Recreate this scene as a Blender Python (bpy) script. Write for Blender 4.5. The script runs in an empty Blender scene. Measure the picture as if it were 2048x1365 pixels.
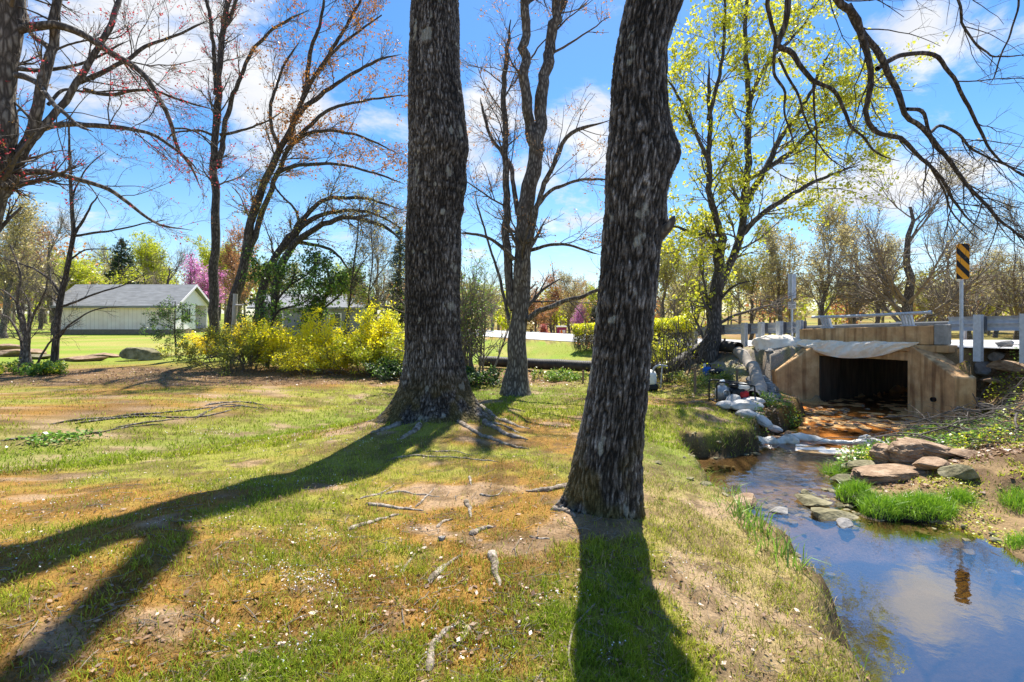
import bpy, bmesh, math, numpy as np
from mathutils import Vector
RNG = np.random.default_rng(11)
F, H, HZ = 1024.0, 1.6, 640.0          # focal length in photo pixels, eye height, horizon row
SC = bpy.context.scene
COL = SC.collection
def P(px, py, Y): return np.array([(px-1024)/F*Y, Y, H+(HZ-py)/F*Y])
def sstep(a, b, x):
    t = np.clip((x-a)/(b-a), 0, 1); return t*t*(3-2*t)
# ------------------------------------------------------------------ noise
def _h(i, j, k, seed):
    n = (i.astype(np.int64)*374761393 + j.astype(np.int64)*668265263 + k.astype(np.int64)*2147483647 + seed*974711) & 0xffffffff
    n = ((n ^ (n >> 13))*1274126177) & 0xffffffff
    n = ((n ^ (n >> 16))*2246822519) & 0xffffffff
    return ((n ^ (n >> 15)) & 0xffff)/65535.0
def noise(x, y, z=0.0, seed=0):
    x, y, z = np.broadcast_arrays(np.asarray(x, float), np.asarray(y, float), np.asarray(z, float))
    i, j, k = np.floor(x), np.floor(y), np.floor(z)
    fx, fy, fz = x-i, y-j, z-k
    fx, fy, fz = fx*fx*(3-2*fx), fy*fy*(3-2*fy), fz*fz*(3-2*fz)
    r = 0
    for a in (0, 1):
        for b in (0, 1):
            for c in (0, 1):
                r = r + (fx if a else 1-fx)*(fy if b else 1-fy)*(fz if c else 1-fz)*_h(i+a, j+b, k+c, seed)
    return r
def fbm(x, y, z=0.0, o=4, seed=0):
    r, a, s = 0, .5, 0
    for q in range(o):
        r = r+a*noise(np.asarray(x)*2**q, np.asarray(y)*2**q, np.asarray(z)*2**q, seed+q*17); s += a; a *= .5
    return r/s
# ------------------------------------------------------------------ mesh helpers
OFF = {}
def props(o, label=None, cat=None, group=None, kind=None):
    if label: o["label"] = label
    if cat: o["category"] = cat
    if group: o["group"] = group
    if kind: o["kind"] = kind
    return o
def mesh(name, geo, mats, smooth=True, colors=None):
    """geo: list of (V, F[, material index]); every F is an (M,3) or (M,4) array"""
    me = bpy.data.meshes.new(name)
    vs, loops, starts, tot, mi, base, ls = [], [], [], [], [], 0, 0
    for g in geo:
        V, Fc = np.asarray(g[0], float).reshape(-1, 3), np.asarray(g[1], int)
        if len(Fc) == 0: continue
        k = Fc.shape[1]
        vs.append(V); loops.append((Fc+base).ravel())
        starts.append(ls+np.arange(len(Fc))*k); tot.append(np.full(len(Fc), k))
        mi.append(np.full(len(Fc), g[2] if len(g) > 2 else 0)); base += len(V); ls += Fc.size
    V = np.concatenate(vs); L = np.concatenate(loops)
    me.vertices.add(len(V)); me.vertices.foreach_set('co', V.astype(np.float32).ravel())
    me.loops.add(len(L)); me.loops.foreach_set('vertex_index', L.astype(np.int32))
    S = np.concatenate(starts)
    me.polygons.add(len(S)); me.polygons.foreach_set('loop_start', S.astype(np.int32))
    me.polygons.foreach_set('loop_total', np.concatenate(tot).astype(np.int32))
    me.polygons.foreach_set('material_index', np.concatenate(mi).astype(np.int32))
    me.polygons.foreach_set('use_smooth', np.full(len(S), bool(smooth)))
    for m in (mats if isinstance(mats, (list, tuple)) else [mats]): me.materials.append(m)
    if colors is not None:
        at = me.attributes.new('tint', 'FLOAT_COLOR', 'POINT')
        c = np.ones((len(V), 4), np.float32); c[:, :3] = colors; at.data.foreach_set('color', c.ravel())
    me.update(calc_edges=True); me.validate()
    return me
def obj(name, geo, mats, parent=None, smooth=True, colors=None, loc=None, **pr):
    off = np.zeros(3)
    if parent is not None: off = OFF.get(parent.name, np.zeros(3))
    if parent is None and loc is not None: off = np.asarray(loc, float)
    geo = [((np.asarray(g[0], float).reshape(-1, 3)-off),)+tuple(g[1:]) for g in geo]
    o = bpy.data.objects.new(name, mesh(name, geo, mats, smooth, colors))
    COL.objects.link(o)
    if parent is not None: o.parent = parent
    else: o.location = off
    OFF[o.name] = off
    return props(o, **pr)
def thing(name, label, cat, loc, group=None, rz=0):
    o = bpy.data.objects.new(name, None); COL.objects.link(o)
    o.location = loc; o.rotation_euler = (0, 0, rz); o.empty_display_size = .2
    OFF[o.name] = np.asarray(loc, float)
    return props(o, label, cat, group)
def dup(root, loc, rz=0, sc=(1, 1, 1), label=None):
    r = root.copy(); COL.objects.link(r); r.location = loc; r.rotation_euler = (0, 0, rz); r.scale = sc
    if label: r["label"] = label
    for ch in list(root.children):
        c = ch.copy(); COL.objects.link(c); c.parent = r
        for g in list(ch.children):
            d = g.copy(); COL.objects.link(d); d.parent = c
    return r
def frombm(bm):
    bm.verts.index_update()
    V = np.array([v.co[:] for v in bm.verts]); out = []
    for k in (3, 4):
        Fc = [[v.index for v in f.verts] for f in bm.faces if len(f.verts) == k]
        if Fc: out.append((V, np.array(Fc)))
    big = [f for f in bm.faces if len(f.verts) > 4]
    if big:
        bmesh.ops.triangulate(bm, faces=big); return frombm(bm)
    bm.free(); return out
def rotz(V, a, c=(0, 0)):
    V = np.array(V, float); x, y = V[:, 0]-c[0], V[:, 1]-c[1]
    V[:, 0] = c[0]+x*math.cos(a)-y*math.sin(a); V[:, 1] = c[1]+x*math.sin(a)+y*math.cos(a); return V
def bx(c, s, rz=0, bev=0.006, tilt=None):
    bm = bmesh.new(); bmesh.ops.create_cube(bm, size=1)
    for v in bm.verts: v.co = Vector((v.co.x*s[0], v.co.y*s[1], v.co.z*s[2]))
    if bev: bmesh.ops.bevel(bm, geom=bm.edges[:], offset=min(bev, min(s)*.3), segments=1, affect='EDGES')
    g = frombm(bm); out = []
    for V, Fc in g:
        if tilt is not None:
            a = tilt; y, z = V[:, 1].copy(), V[:, 2].copy()
            V = V.copy(); V[:, 1] = y*math.cos(a)-z*math.sin(a); V[:, 2] = y*math.sin(a)+z*math.cos(a)
        out.append((rotz(V, rz)+np.array(c), Fc))
    return out
def prism(poly, vec, bev=0.01):
    """poly: list of 3-D points of one face, swept along vec"""
    bm = bmesh.new(); n = len(poly)
    a = [bm.verts.new(p) for p in poly]; b = [bm.verts.new(np.array(p)+np.array(vec)) for p in poly]
    bm.faces.new(a); bm.faces.new(b[::-1])
    for i in range(n): bm.faces.new((a[i], b[i], b[(i+1) % n], a[(i+1) % n]))
    bmesh.ops.recalc_face_normals(bm, faces=bm.faces[:])
    if bev: bmesh.ops.bevel(bm, geom=bm.edges[:], offset=bev, segments=1, affect='EDGES')
    return frombm(bm)
def tubes(PT, RD, k=5, cap=True):
    """PT (B,n,3), RD (B,n) -> V, quads"""
    PT = np.asarray(PT, float); RD = np.asarray(RD, float)
    if PT.ndim == 2: PT, RD = PT[None], RD[None]
    B, n, _ = PT.shape
    T = np.gradient(PT, axis=1); T /= np.linalg.norm(T, axis=2, keepdims=True)+1e-9
    mean = T.mean(1); ref = np.zeros((B, 3)); ref[np.arange(B), np.argmin(np.abs(mean), 1)] = 1
    U = np.cross(T, ref[:, None]); U /= np.linalg.norm(U, axis=2, keepdims=True)+1e-9
    W = np.cross(T, U)
    a = np.arange(k)*2*np.pi/k
    V = PT[:, :, None]+RD[:, :, None, None]*(np.cos(a)[None, None, :, None]*U[:, :, None]+np.sin(a)[None, None, :, None]*W[:, :, None])
    idx = np.arange(B*n*k).reshape(B, n, k)
    q = np.stack([idx[:, :-1], np.roll(idx, -1, 2)[:, :-1], np.roll(idx, -1, 2)[:, 1:], idx[:, 1:]], -1).reshape(-1, 4)
    return V.reshape(-1, 3), q
def crom(pts, n):
    """Catmull-Rom through pts (any columns), n samples evenly along the length"""
    p = np.asarray(pts, float)
    if len(p) == 2: t = np.linspace(0, 1, n)[:, None]; return p[0]*(1-t)+p[1]*t
    q = np.vstack([2*p[0]-p[1], p, 2*p[-1]-p[-2]]); out = []
    for i in range(len(p)-1):
        t = np.linspace(0, 1, 12, endpoint=False)[:, None]; a, b, c, d = q[i], q[i+1], q[i+2], q[i+3]
        out.append(.5*((2*b)+(c-a)*t+(2*a-5*b+4*c-d)*t*t+(3*b-a-3*c+d)*t**3))
    out = np.vstack(out+[p[-1:]])
    L = np.r_[0, np.cumsum(np.linalg.norm(np.diff(out[:, :3], axis=0), axis=1))]
    s = np.linspace(0, L[-1], n)
    return np.stack([np.interp(s, L, out[:, c]) for c in range(out.shape[1])], 1)
def unit(v): return v/(np.linalg.norm(v, axis=-1, keepdims=True)+1e-9)
def grow(PT, RD, N, t0, t1, L, ang, up=0.0, wig=.12, m=6, rr=.55, rmax=9, tip=.25, rng=RNG, pull=None):
    """N children on the branches PT (B,n,3)"""
    B, n, _ = PT.shape
    ln = np.linalg.norm(np.diff(PT, axis=1), axis=2).sum(1)
    b = rng.choice(B, N, p=ln/ln.sum()); t = rng.uniform(t0, t1, N)
    f = t*(n-1); i = np.minimum(f.astype(int), n-2); fr = (f-i)[:, None]
    pos = PT[b, i]*(1-fr)+PT[b, i+1]*fr; tan = unit(PT[b, i+1]-PT[b, i])
    r = (RD[b, i]*(1-fr[:, 0])+RD[b, i+1]*fr[:, 0])*rr; r = np.minimum(r, rmax)
    pr = unit(np.cross(tan, rng.normal(size=(N, 3))))
    a = rng.normal(ang, .22, N)[:, None]
    d = unit(np.cos(a)*tan+np.sin(a)*pr)
    Ls = rng.uniform(L[0], L[1], N)*(1.15-.45*t)
    out = np.zeros((N, m, 3)); out[:, 0] = pos
    for k in range(1, m):
        d = d+rng.normal(size=(N, 3))*wig; d[:, 2] += up
        if pull is not None: d = d+pull
        d = unit(d); out[:, k] = out[:, k-1]+d*(Ls/(m-1))[:, None]
    rad = r[:, None]*np.linspace(1, tip, m)[None]
    return out, rad
def leafquads(c, s, rng=RNG, flat=.0, asp=.6, hang=0):
    N = len(c); a = rng.normal(size=(N, 3)); a[:, 2] = a[:, 2]*(1-flat)-hang; a = unit(a)
    b = unit(np.cross(a, rng.normal(size=(N, 3))+np.array([0, 0, flat*3])))
    s = (np.asarray(s)*rng.uniform(.6, 1.25, N))[:, None]
    V = np.stack([c-a*s*.5, c+b*s*.5*asp, c+a*s*.5, c-b*s*.5*asp], 1).reshape(-1, 3)
    return V, np.arange(N*4).reshape(N, 4)
def onbranch(PT, N, t0=.2, t1=1., spread=.03, rng=RNG):
    B, n, _ = PT.shape; b = rng.integers(0, B, N); f = rng.uniform(t0, t1, N)*(n-1)
    i = np.minimum(f.astype(int), n-2); fr = (f-i)[:, None]
    return PT[b, i]*(1-fr)+PT[b, i+1]*fr+rng.normal(size=(N, 3))*spread
def ico(sub=3):
    bm = bmesh.new(); bmesh.ops.create_icosphere(bm, subdivisions=sub, radius=1); return frombm(bm)[0]
ICO = {k: ico(k) for k in (2, 3, 4)}
def rock(c, s, seed, rz=0, sub=3, flat=.0, rough=.35):
    V, Fc = ICO[sub]; V = V.copy()
    # cut the ball by random planes for a broken look, then roughen it
    rg = np.random.default_rng(seed)
    for q in range(16):
        nrm = unit(rg.normal(size=3)); dd = rg.uniform(.42, .8); e = V@nrm-dd
        V -= np.outer(np.clip(e, 0, None), nrm)*.95
    V *= (1+rough*.5*(fbm(V[:, 0]*1.7, V[:, 1]*1.7, V[:, 2]*1.7, 4, seed)-.5)[:, None])
    V = V*np.array(s)*.5*np.array([1.3, 1.3, 1.05])
    return [(rotz(V, rz)+np.array(c), Fc)]
# ------------------------------------------------------------------ materials
def newmat(name):
    m = bpy.data.materials.new(name); m.use_nodes = True; nt = m.node_tree; nt.nodes.clear()
    return m, nt, lambda t, **k: _node(nt, t, k)
def _node(nt, t, k):
    n = nt.nodes.new(t)
    for a, v in k.items():
        if a.startswith('i_'):
            key = a[2:]; key = int(key) if key.isdigit() else key.replace('_', ' ')
            if isinstance(v, bpy.types.NodeSocket): nt.links.new(v, n.inputs[key])
            else: n.inputs[key].default_value = v
        else: setattr(n, a, v)
    return n
def ramp(nt, fac, stops):
    n = nt.nodes.new('ShaderNodeValToRGB'); nt.links.new(fac, n.inputs[0]); e = n.color_ramp.elements
    while len(e) < len(stops): e.new(.5)
    for q, (p, c) in zip(e, stops): q.position = p; q.color = (*c, 1)
    return n.outputs[0]
def mat(name, stops, scale=6, rough=.8, bump=.3, bscale=None, stretch=(1, 1, 1), metal=0, detail=6, dist=.02, spec=.3, coord='Object', wave=None):
    m, nt, N = newmat(name)
    tc = N('ShaderNodeTexCoord'); mp = N('ShaderNodeMapping', i_Vector=tc.outputs[coord]); mp.inputs['Scale'].default_value = stretch
    nz = N('ShaderNodeTexNoise', i_Vector=mp.outputs[0], i_Scale=scale, i_Detail=detail, i_Roughness=.62)
    col = ramp(nt, nz.outputs[0], stops)
    p = N('ShaderNodeBsdfPrincipled', i_Base_Color=col, i_Roughness=rough, i_Metallic=metal)
    p.inputs['Specular IOR Level'].default_value = spec
    if bump:
        nb = N('ShaderNodeTexNoise', i_Vector=mp.outputs[0], i_Scale=bscale or scale*4, i_Detail=5)
        b = N('ShaderNodeBump', i_Height=nb.outputs[0], i_Strength=bump, i_Distance=dist)
        nt.links.new(b.outputs[0], p.inputs['Normal'])
    o = N('ShaderNodeOutputMaterial', i_Surface=p.outputs[0]); return m
def leafmat(name, c1, c2, trans=.45, gloss=.04):
    m, nt, N = newmat(name)
    g = N('ShaderNodeNewGeometry'); col = ramp(nt, g.outputs['Random Per Island'], [(0, c1), (1, c2)])
    d = N('ShaderNodeBsdfDiffuse', i_Color=col); t = N('ShaderNodeBsdfTranslucent', i_Color=col)
    mx = N('ShaderNodeMixShader', i_0=trans, i_1=d.outputs[0], i_2=t.outputs[0])
    gl = N('ShaderNodeBsdfGlossy', i_Roughness=.4); gl.inputs['Color'].default_value = (1, 1, 1, 1)
    m2 = N('ShaderNodeMixShader', i_0=gloss, i_1=mx.outputs[0], i_2=gl.outputs[0])
    N('ShaderNodeOutputMaterial', i_Surface=m2.outputs[0]); return m
def tintmat(name, trans=0.0, rough=.9, bump=0, fine=None):
    m, nt, N = newmat(name)
    at = N('ShaderNodeAttribute', attribute_name='tint'); col = at.outputs['Color']
    tc = N('ShaderNodeTexCoord')
    if fine:
        nz = N('ShaderNodeTexNoise', i_Vector=tc.outputs['Object'], i_Scale=fine, i_Detail=8, i_Roughness=.75)
        mr = N('ShaderNodeMapRange', i_Value=nz.outputs[0]); mr.inputs[1].default_value = .3; mr.inputs[2].default_value = .7
        mr.inputs[3].default_value = .45; mr.inputs[4].default_value = 1.55
        mm = N('ShaderNodeVectorMath', operation='SCALE'); nt.links.new(col, mm.inputs[0]); nt.links.new(mr.outputs[0], mm.inputs['Scale']); col = mm.outputs[0]
    p = N('ShaderNodeBsdfPrincipled', i_Base_Color=col, i_Roughness=rough); p.inputs['Specular IOR Level'].default_value = .15
    if bump:
        nb = N('ShaderNodeTexNoise', i_Vector=tc.outputs['Object'], i_Scale=fine*.8, i_Detail=8, i_Roughness=.7)
        b = N('ShaderNodeBump', i_Height=nb.outputs[0], i_Strength=bump, i_Distance=.02); nt.links.new(b.outputs[0], p.inputs['Normal'])
    sh = p.outputs[0]
    if trans:
        t = N('ShaderNodeBsdfTranslucent', i_Color=col); sh = N('ShaderNodeMixShader', i_0=trans, i_1=sh, i_2=t.outputs[0]).outputs[0]
    N('ShaderNodeOutputMaterial', i_Surface=sh); return m
def plain(name, c, rough=.6, metal=0, var=.25, scale=8, bump=.1):
    lo = tuple(x*(1-var) for x in c); hi = tuple(min(1, x*(1+var)) for x in c)
    return mat(name, [(.3, lo), (.7, hi)], scale=scale, rough=rough, bump=bump, metal=metal, dist=.004)
def barkmat(name, cols, vs=.16, scale=26, bump=.9, dist=.03, patches=None, edge=None):
    """furrowed bark: cells stretched along the trunk, dark furrows, pale plates, lichen patches"""
    m, nt, N = newmat(name)
    tc = N('ShaderNodeTexCoord'); mp = N('ShaderNodeMapping', i_Vector=tc.outputs['Object']); mp.inputs['Scale'].default_value = (1, 1, vs)
    nz = N('ShaderNodeTexNoise', i_Vector=mp.outputs[0], i_Scale=scale*.35, i_Detail=4)
    ad = N('ShaderNodeMixRGB', blend_type='LINEAR_LIGHT', i_0=.05, i_1=mp.outputs[0], i_2=nz.outputs[1])
    vo = N('ShaderNodeTexVoronoi', feature='DISTANCE_TO_EDGE', i_Vector=ad.outputs[0], i_Scale=scale)
    n2 = N('ShaderNodeTexNoise', i_Vector=mp.outputs[0], i_Scale=scale*1.6, i_Detail=7, i_Roughness=.7)
    mr = N('ShaderNodeMapRange', i_Value=vo.outputs[0]); mr.inputs[2].default_value = .32
    mu = N('ShaderNodeMath', operation='MULTIPLY', i_0=mr.outputs[0], i_1=n2.outputs[0])
    n3 = N('ShaderNodeTexNoise', i_Vector=tc.outputs['Object'], i_Scale=2.2, i_Detail=3)
    su = N('ShaderNodeMath', operation='MULTIPLY_ADD', i_0=n3.outputs[0], i_1=.35, i_2=mu.outputs[0])
    col = ramp(nt, su.outputs[0], cols)
    if patches:
        n4 = N('ShaderNodeTexNoise', i_Vector=tc.outputs['Object'], i_Scale=patches[0], i_Detail=5, i_Roughness=.6)
        r4 = N('ShaderNodeMapRange', i_Value=n4.outputs[0]); r4.inputs[1].default_value = patches[1]; r4.inputs[2].default_value = patches[1]+.05
        r4.inputs[4].default_value = .8
        mx = N('ShaderNodeMixRGB', i_0=r4.outputs[0], i_1=col); mx.inputs[2].default_value = (*patches[2], 1); col = mx.outputs[0]
    p = N('ShaderNodeBsdfPrincipled', i_Base_Color=col, i_Roughness=.85); p.inputs['Specular IOR Level'].default_value = .25
    b = N('ShaderNodeBump', i_Height=mu.outputs[0], i_Strength=bump, i_Distance=dist); nt.links.new(b.outputs[0], p.inputs['Normal'])
    N('ShaderNodeOutputMaterial', i_Surface=p.outputs[0]); return m
M = {}
M['bark_big'] = barkmat('ridged_grey_bark', [(.16, (.012, .010, .009)), (.34, (.075, .065, .058)), (.55, (.22, .20, .185)), (.8, (.46, .43, .41))], vs=.17, scale=30, bump=1.0, dist=.035, patches=(7, .70, (.42, .43, .38)))
M['bark_mid'] = barkmat('smooth_grey_bark', [(.1, (.045, .038, .03)), (.4, (.12, .10, .085)), (.75, (.30, .27, .23))], vs=.3, scale=18, bump=.5, dist=.02, patches=(5, .62, (.05, .042, .03)))
M['bark_dark'] = barkmat('dark_brown_bark', [(.1, (.025, .021, .018)), (.45, (.085, .072, .062)), (.8, (.22, .19, .17))], vs=.2, scale=22, bump=.7, dist=.02)
M['twig'] = mat('grey_brown_twig', [(.3, (.06, .048, .04)), (.7, (.17, .145, .125))], scale=9, rough=.8, bump=.3)
M['twig_pale'] = mat('pale_twig', [(.3, (.14, .11, .085)), (.7, (.30, .26, .21))], scale=9, rough=.8, bump=.3)
M['snag'] = mat('bleached_dead_wood', [(.3, (.32, .29, .25)), (.7, (.6, .57, .52))], scale=5, stretch=(1, 1, .2), rough=.85, bump=.4)
M['root'] = mat('worn_root_wood', [(.3, (.05, .035, .022)), (.46, (.22, .175, .13)), (.7, (.52, .45, .38))], scale=16, rough=.85, bump=.7, dist=.02)
M['concrete'] = None
M['stone_brown'] = mat('brown_sandstone', [(.25, (.10, .06, .035)), (.5, (.30, .2, .125)), (.75, (.50, .38, .27))], scale=7, stretch=(1, 1, 3), rough=.9, bump=.8, dist=.03)
M['stone_grey'] = mat('grey_field_stone', [(.25, (.10, .095, .09)), (.5, (.24, .23, .22)), (.75, (.42, .41, .39))], scale=5, rough=.9, bump=.8, dist=.03)
M['stone_moss'] = mat('mossy_stone', [(.3, (.07, .06, .03)), (.5, (.2, .18, .1)), (.7, (.34, .3, .2))], scale=5, rough=.9, bump=.8, dist=.03)
M['galv'] = mat('galvanised_steel', [(.3, (.44, .47, .51)), (.7, (.62, .65, .70))], scale=14, rough=.5, bump=.05, metal=.25)
M['galv_dark'] = mat('weathered_block', [(.3, (.04, .045, .06)), (.7, (.09, .1, .12))], scale=10, rough=.7, bump=.2)
M['cloth'] = mat('white_geotextile', [(.25, (.66, .52, .38)), (.5, (.90, .82, .70)), (.75, (.95, .90, .82))], scale=2.5, rough=.8, bump=.25, bscale=9, dist=.03)
M['plastic'] = mat('cloudy_plastic_sheet', [(.3, (.40, .36, .27)), (.6, (.74, .70, .60))], scale=5, rough=.25, bump=.5, bscale=12, dist=.03, spec=.6)
M['bag'] = mat('woven_white_sandbag', [(.3, (.34, .32, .29)), (.7, (.66, .65, .62))], scale=6, rough=.7, bump=.6, bscale=16, dist=.02)
M['pipe'] = mat('black_ribbed_pipe', [(.3, (.022, .02, .018)), (.7, (.075, .068, .06))], scale=5, rough=.6, bump=.3)
M['hose'] = mat('pale_lay_flat_hose', [(.3, (.24, .2, .16)), (.7, (.42, .37, .31))], scale=5, rough=.8, bump=.3)
M['stake'] = mat('weathered_stake_wood', [(.3, (.16, .10, .06)), (.7, (.33, .23, .15))], scale=8, stretch=(1, 1, .15), rough=.85, bump=.4)
M['black'] = plain('black_steel', (.015, .015, .017), .4)
M['white'] = plain('white_enamel', (.75, .75, .72), .5, var=.1)
M['red'] = plain('red_engine_cover', (.5, .02, .03), .4)
M['blue'] = plain('blue_plastic', (.02, .13, .5), .4)
M['alu'] = plain('cast_aluminium', (.42, .42, .42), .4, metal=.4)
M['road'] = mat('pale_asphalt', [(.3, (.38, .38, .385)), (.7, (.52, .52, .52))], scale=3, rough=.9, bump=.3, bscale=60, dist=.01)
M['paint_w'] = plain('white_road_paint', (.75, .75, .72), .7, var=.1)
M['paint_y'] = plain('yellow_road_paint', (.7, .45, .04), .7, var=.1)
M['sign_y'] = plain('yellow_orange_sheeting', (.9, .36, .012), .45, var=.05)
M['sign_k'] = plain('black_sheeting', (.012, .012, .014), .5, var=.1)
M['sign_w'] = plain('white_sheeting', (.8, .8, .8), .5, var=.05)
M['orange'] = plain('safety_orange', (.9, .2, .02), .5, var=.1)
M['siding'] = None
M['shingle'] = mat('grey_asphalt_shingle', [(.3, (.16, .165, .17)), (.7, (.30, .31, .32))], scale=2.5, stretch=(.6, 3, 3), rough=.9, bump=.4, dist=.02)
M['housewhite'] = plain('white_house_paint', (.97, .89, .96), .6, var=.04)
M['found'] = plain('brown_block_foundation', (.24, .19, .14), .9)
M['greyhouse'] = plain('grey_house_siding', (.24, .24, .27), .8, var=.1)
M['glass'] = plain('dark_window_glass', (.05, .06, .07), .08, var=.1)
M['purple'] = plain('purple_red_booth_panel', (.32, .03, .12), .5)
M['wire'] = plain('black_power_wire', (.02, .02, .025), .5)
M['pole'] = mat('creosote_pole', [(.3, (.05, .04, .035)), (.7, (.12, .1, .085))], scale=8, stretch=(1, 1, .1), rough=.9)
# leaves
def LM(k, n, a, b, t=.45): M[k] = leafmat(n, a, b, t)
LM('l_maple', 'yellow_green_maple_leaf', (.36, .42, .02), (.85, .78, .07), .55)
LM('l_orange', 'orange_budding_leaf', (.34, .13, .03), (.62, .28, .06), .4)
LM('l_red', 'red_maple_key', (.45, .02, .04), (.75, .10, .12), .4)
LM('l_bud', 'brown_bud', (.20, .10, .04), (.42, .26, .09), .3)
LM('l_yel', 'forsythia_blossom', (1.0, .84, .01), (1.0, .97, .04), .72)
LM('l_gold', 'golden_shrub_leaf', (.80, .62, .015), (1.0, .85, .04), .65)
LM('l_olive', 'olive_spring_leaf', (.22, .24, .03), (.50, .48, .08), .5)
LM('l_lime', 'lime_spring_leaf', (.38, .46, .015), (.72, .74, .04), .5)
LM('l_green', 'fresh_green_leaf', (.09, .20, .025), (.27, .44, .06), .45)
LM('l_deep', 'deep_evergreen_leaf', (.015, .04, .012), (.05, .10, .03), .2)
LM('l_pink', 'redbud_blossom', (.70, .20, .55), (.90, .42, .80), .45)
LM('l_maroon', 'red_shrub_leaf', (.45, .06, .06), (.65, .18, .15), .35)
LM('l_rust', 'rust_budding_crown', (.42, .18, .07), (.68, .36, .14), .45)
LM('l_tan', 'tan_budding_crown', (.40, .33, .13), (.66, .58, .24), .5)
LM('l_blade', 'bright_sedge_blade', (.10, .25, .012), (.34, .54, .035), .45)
LM('l_litter', 'dry_leaf_litter', (.16, .08, .04), (.42, .28, .17), .2)
LM('petal', 'white_petal', (.8, .8, .85), (.95, .95, .95), .3)
M['bark_tint'] = tintmat('furrowed_grey_bark', bump=.5, fine=90, rough=.85)
M['tint'] = tintmat('grass_blades', trans=.45)
M['ground'] = tintmat('soil_and_moss', bump=.8, fine=42)
def concrete():
    m, nt, N = newmat('weathered_brown_concrete')
    tc = N('ShaderNodeTexCoord')
    n1 = N('ShaderNodeTexNoise', i_Vector=tc.outputs['Object'], i_Scale=2.2, i_Detail=8, i_Roughness=.65)
    mp = N('ShaderNodeMapping', i_Vector=tc.outputs['Object']); mp.inputs['Scale'].default_value = (7, 7, .6)
    n2 = N('ShaderNodeTexNoise', i_Vector=mp.outputs[0], i_Scale=1.0, i_Detail=6)
    c = ramp(nt, n1.outputs[0], [(.25, (.29, .16, .075)), (.5, (.56, .335, .15)), (.75, (.80, .57, .31))])
    st = ramp(nt, n2.outputs[0], [(.36, (.42, .34, .29)), (.5, (1, 1, 1))])
    mx = N('ShaderNodeMixRGB', blend_type='MULTIPLY', i_0=.75, i_1=c, i_2=st)
    p = N('ShaderNodeBsdfPrincipled', i_Base_Color=mx.outputs[0], i_Roughness=.9)
    nb = N('ShaderNodeTexNoise', i_Vector=tc.outputs['Object'], i_Scale=30, i_Detail=6)
    b = N('ShaderNodeBump', i_Height=nb.outputs[0], i_Strength=.35, i_Distance=.01); nt.links.new(b.outputs[0], p.inputs['Normal'])
    N('ShaderNodeOutputMaterial', i_Surface=p.outputs[0]); return m
M['concrete'] = concrete()
M['dark_concrete'] = mat('shade_darkened_stained_concrete', [(.3, (.03, .022, .017)), (.7, (.12, .085, .06))], scale=2, stretch=(3, 3, .5), rough=.8, bump=.3)  # stained inner walls, with the shade inside the culvert put into the colour
M['galv_shade'] = mat('shade_darkened_rail', [(.3, (.07, .075, .08)), (.7, (.13, .135, .14))], scale=6, rough=.85, bump=.1, metal=.0)  # darker copy of the galvanised steel: far beam's shaded road side painted in
def siding():
    m, nt, N = newmat('cream_board_siding')
    tc = N('ShaderNodeTexCoord'); w = N('ShaderNodeTexWave', bands_direction='X', wave_profile='SAW', i_Vector=tc.outputs['Object'], i_Scale=.95)
    n1 = N('ShaderNodeTexNoise', i_Vector=tc.outputs['Object'], i_Scale=1.5, i_Detail=5)
    c = ramp(nt, n1.outputs[0], [(.3, (.84, .69, .67)), (.7, (.97, .85, .83))])
    g = ramp(nt, w.outputs[0], [(.0, (.45, .42, .38)), (.1, (1, 1, 1))])
    mx = N('ShaderNodeMixRGB', blend_type='MULTIPLY', i_0=1, i_1=c, i_2=g)
    p = N('ShaderNodeBsdfPrincipled', i_Base_Color=mx.outputs[0], i_Roughness=.7)
    b = N('ShaderNodeBump', i_Height=w.outputs[0], i_Strength=.3, i_Distance=.02); nt.links.new(b.outputs[0], p.inputs['Normal'])
    N('ShaderNodeOutputMaterial', i_Surface=p.outputs[0]); return m
M['siding'] = siding()
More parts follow.
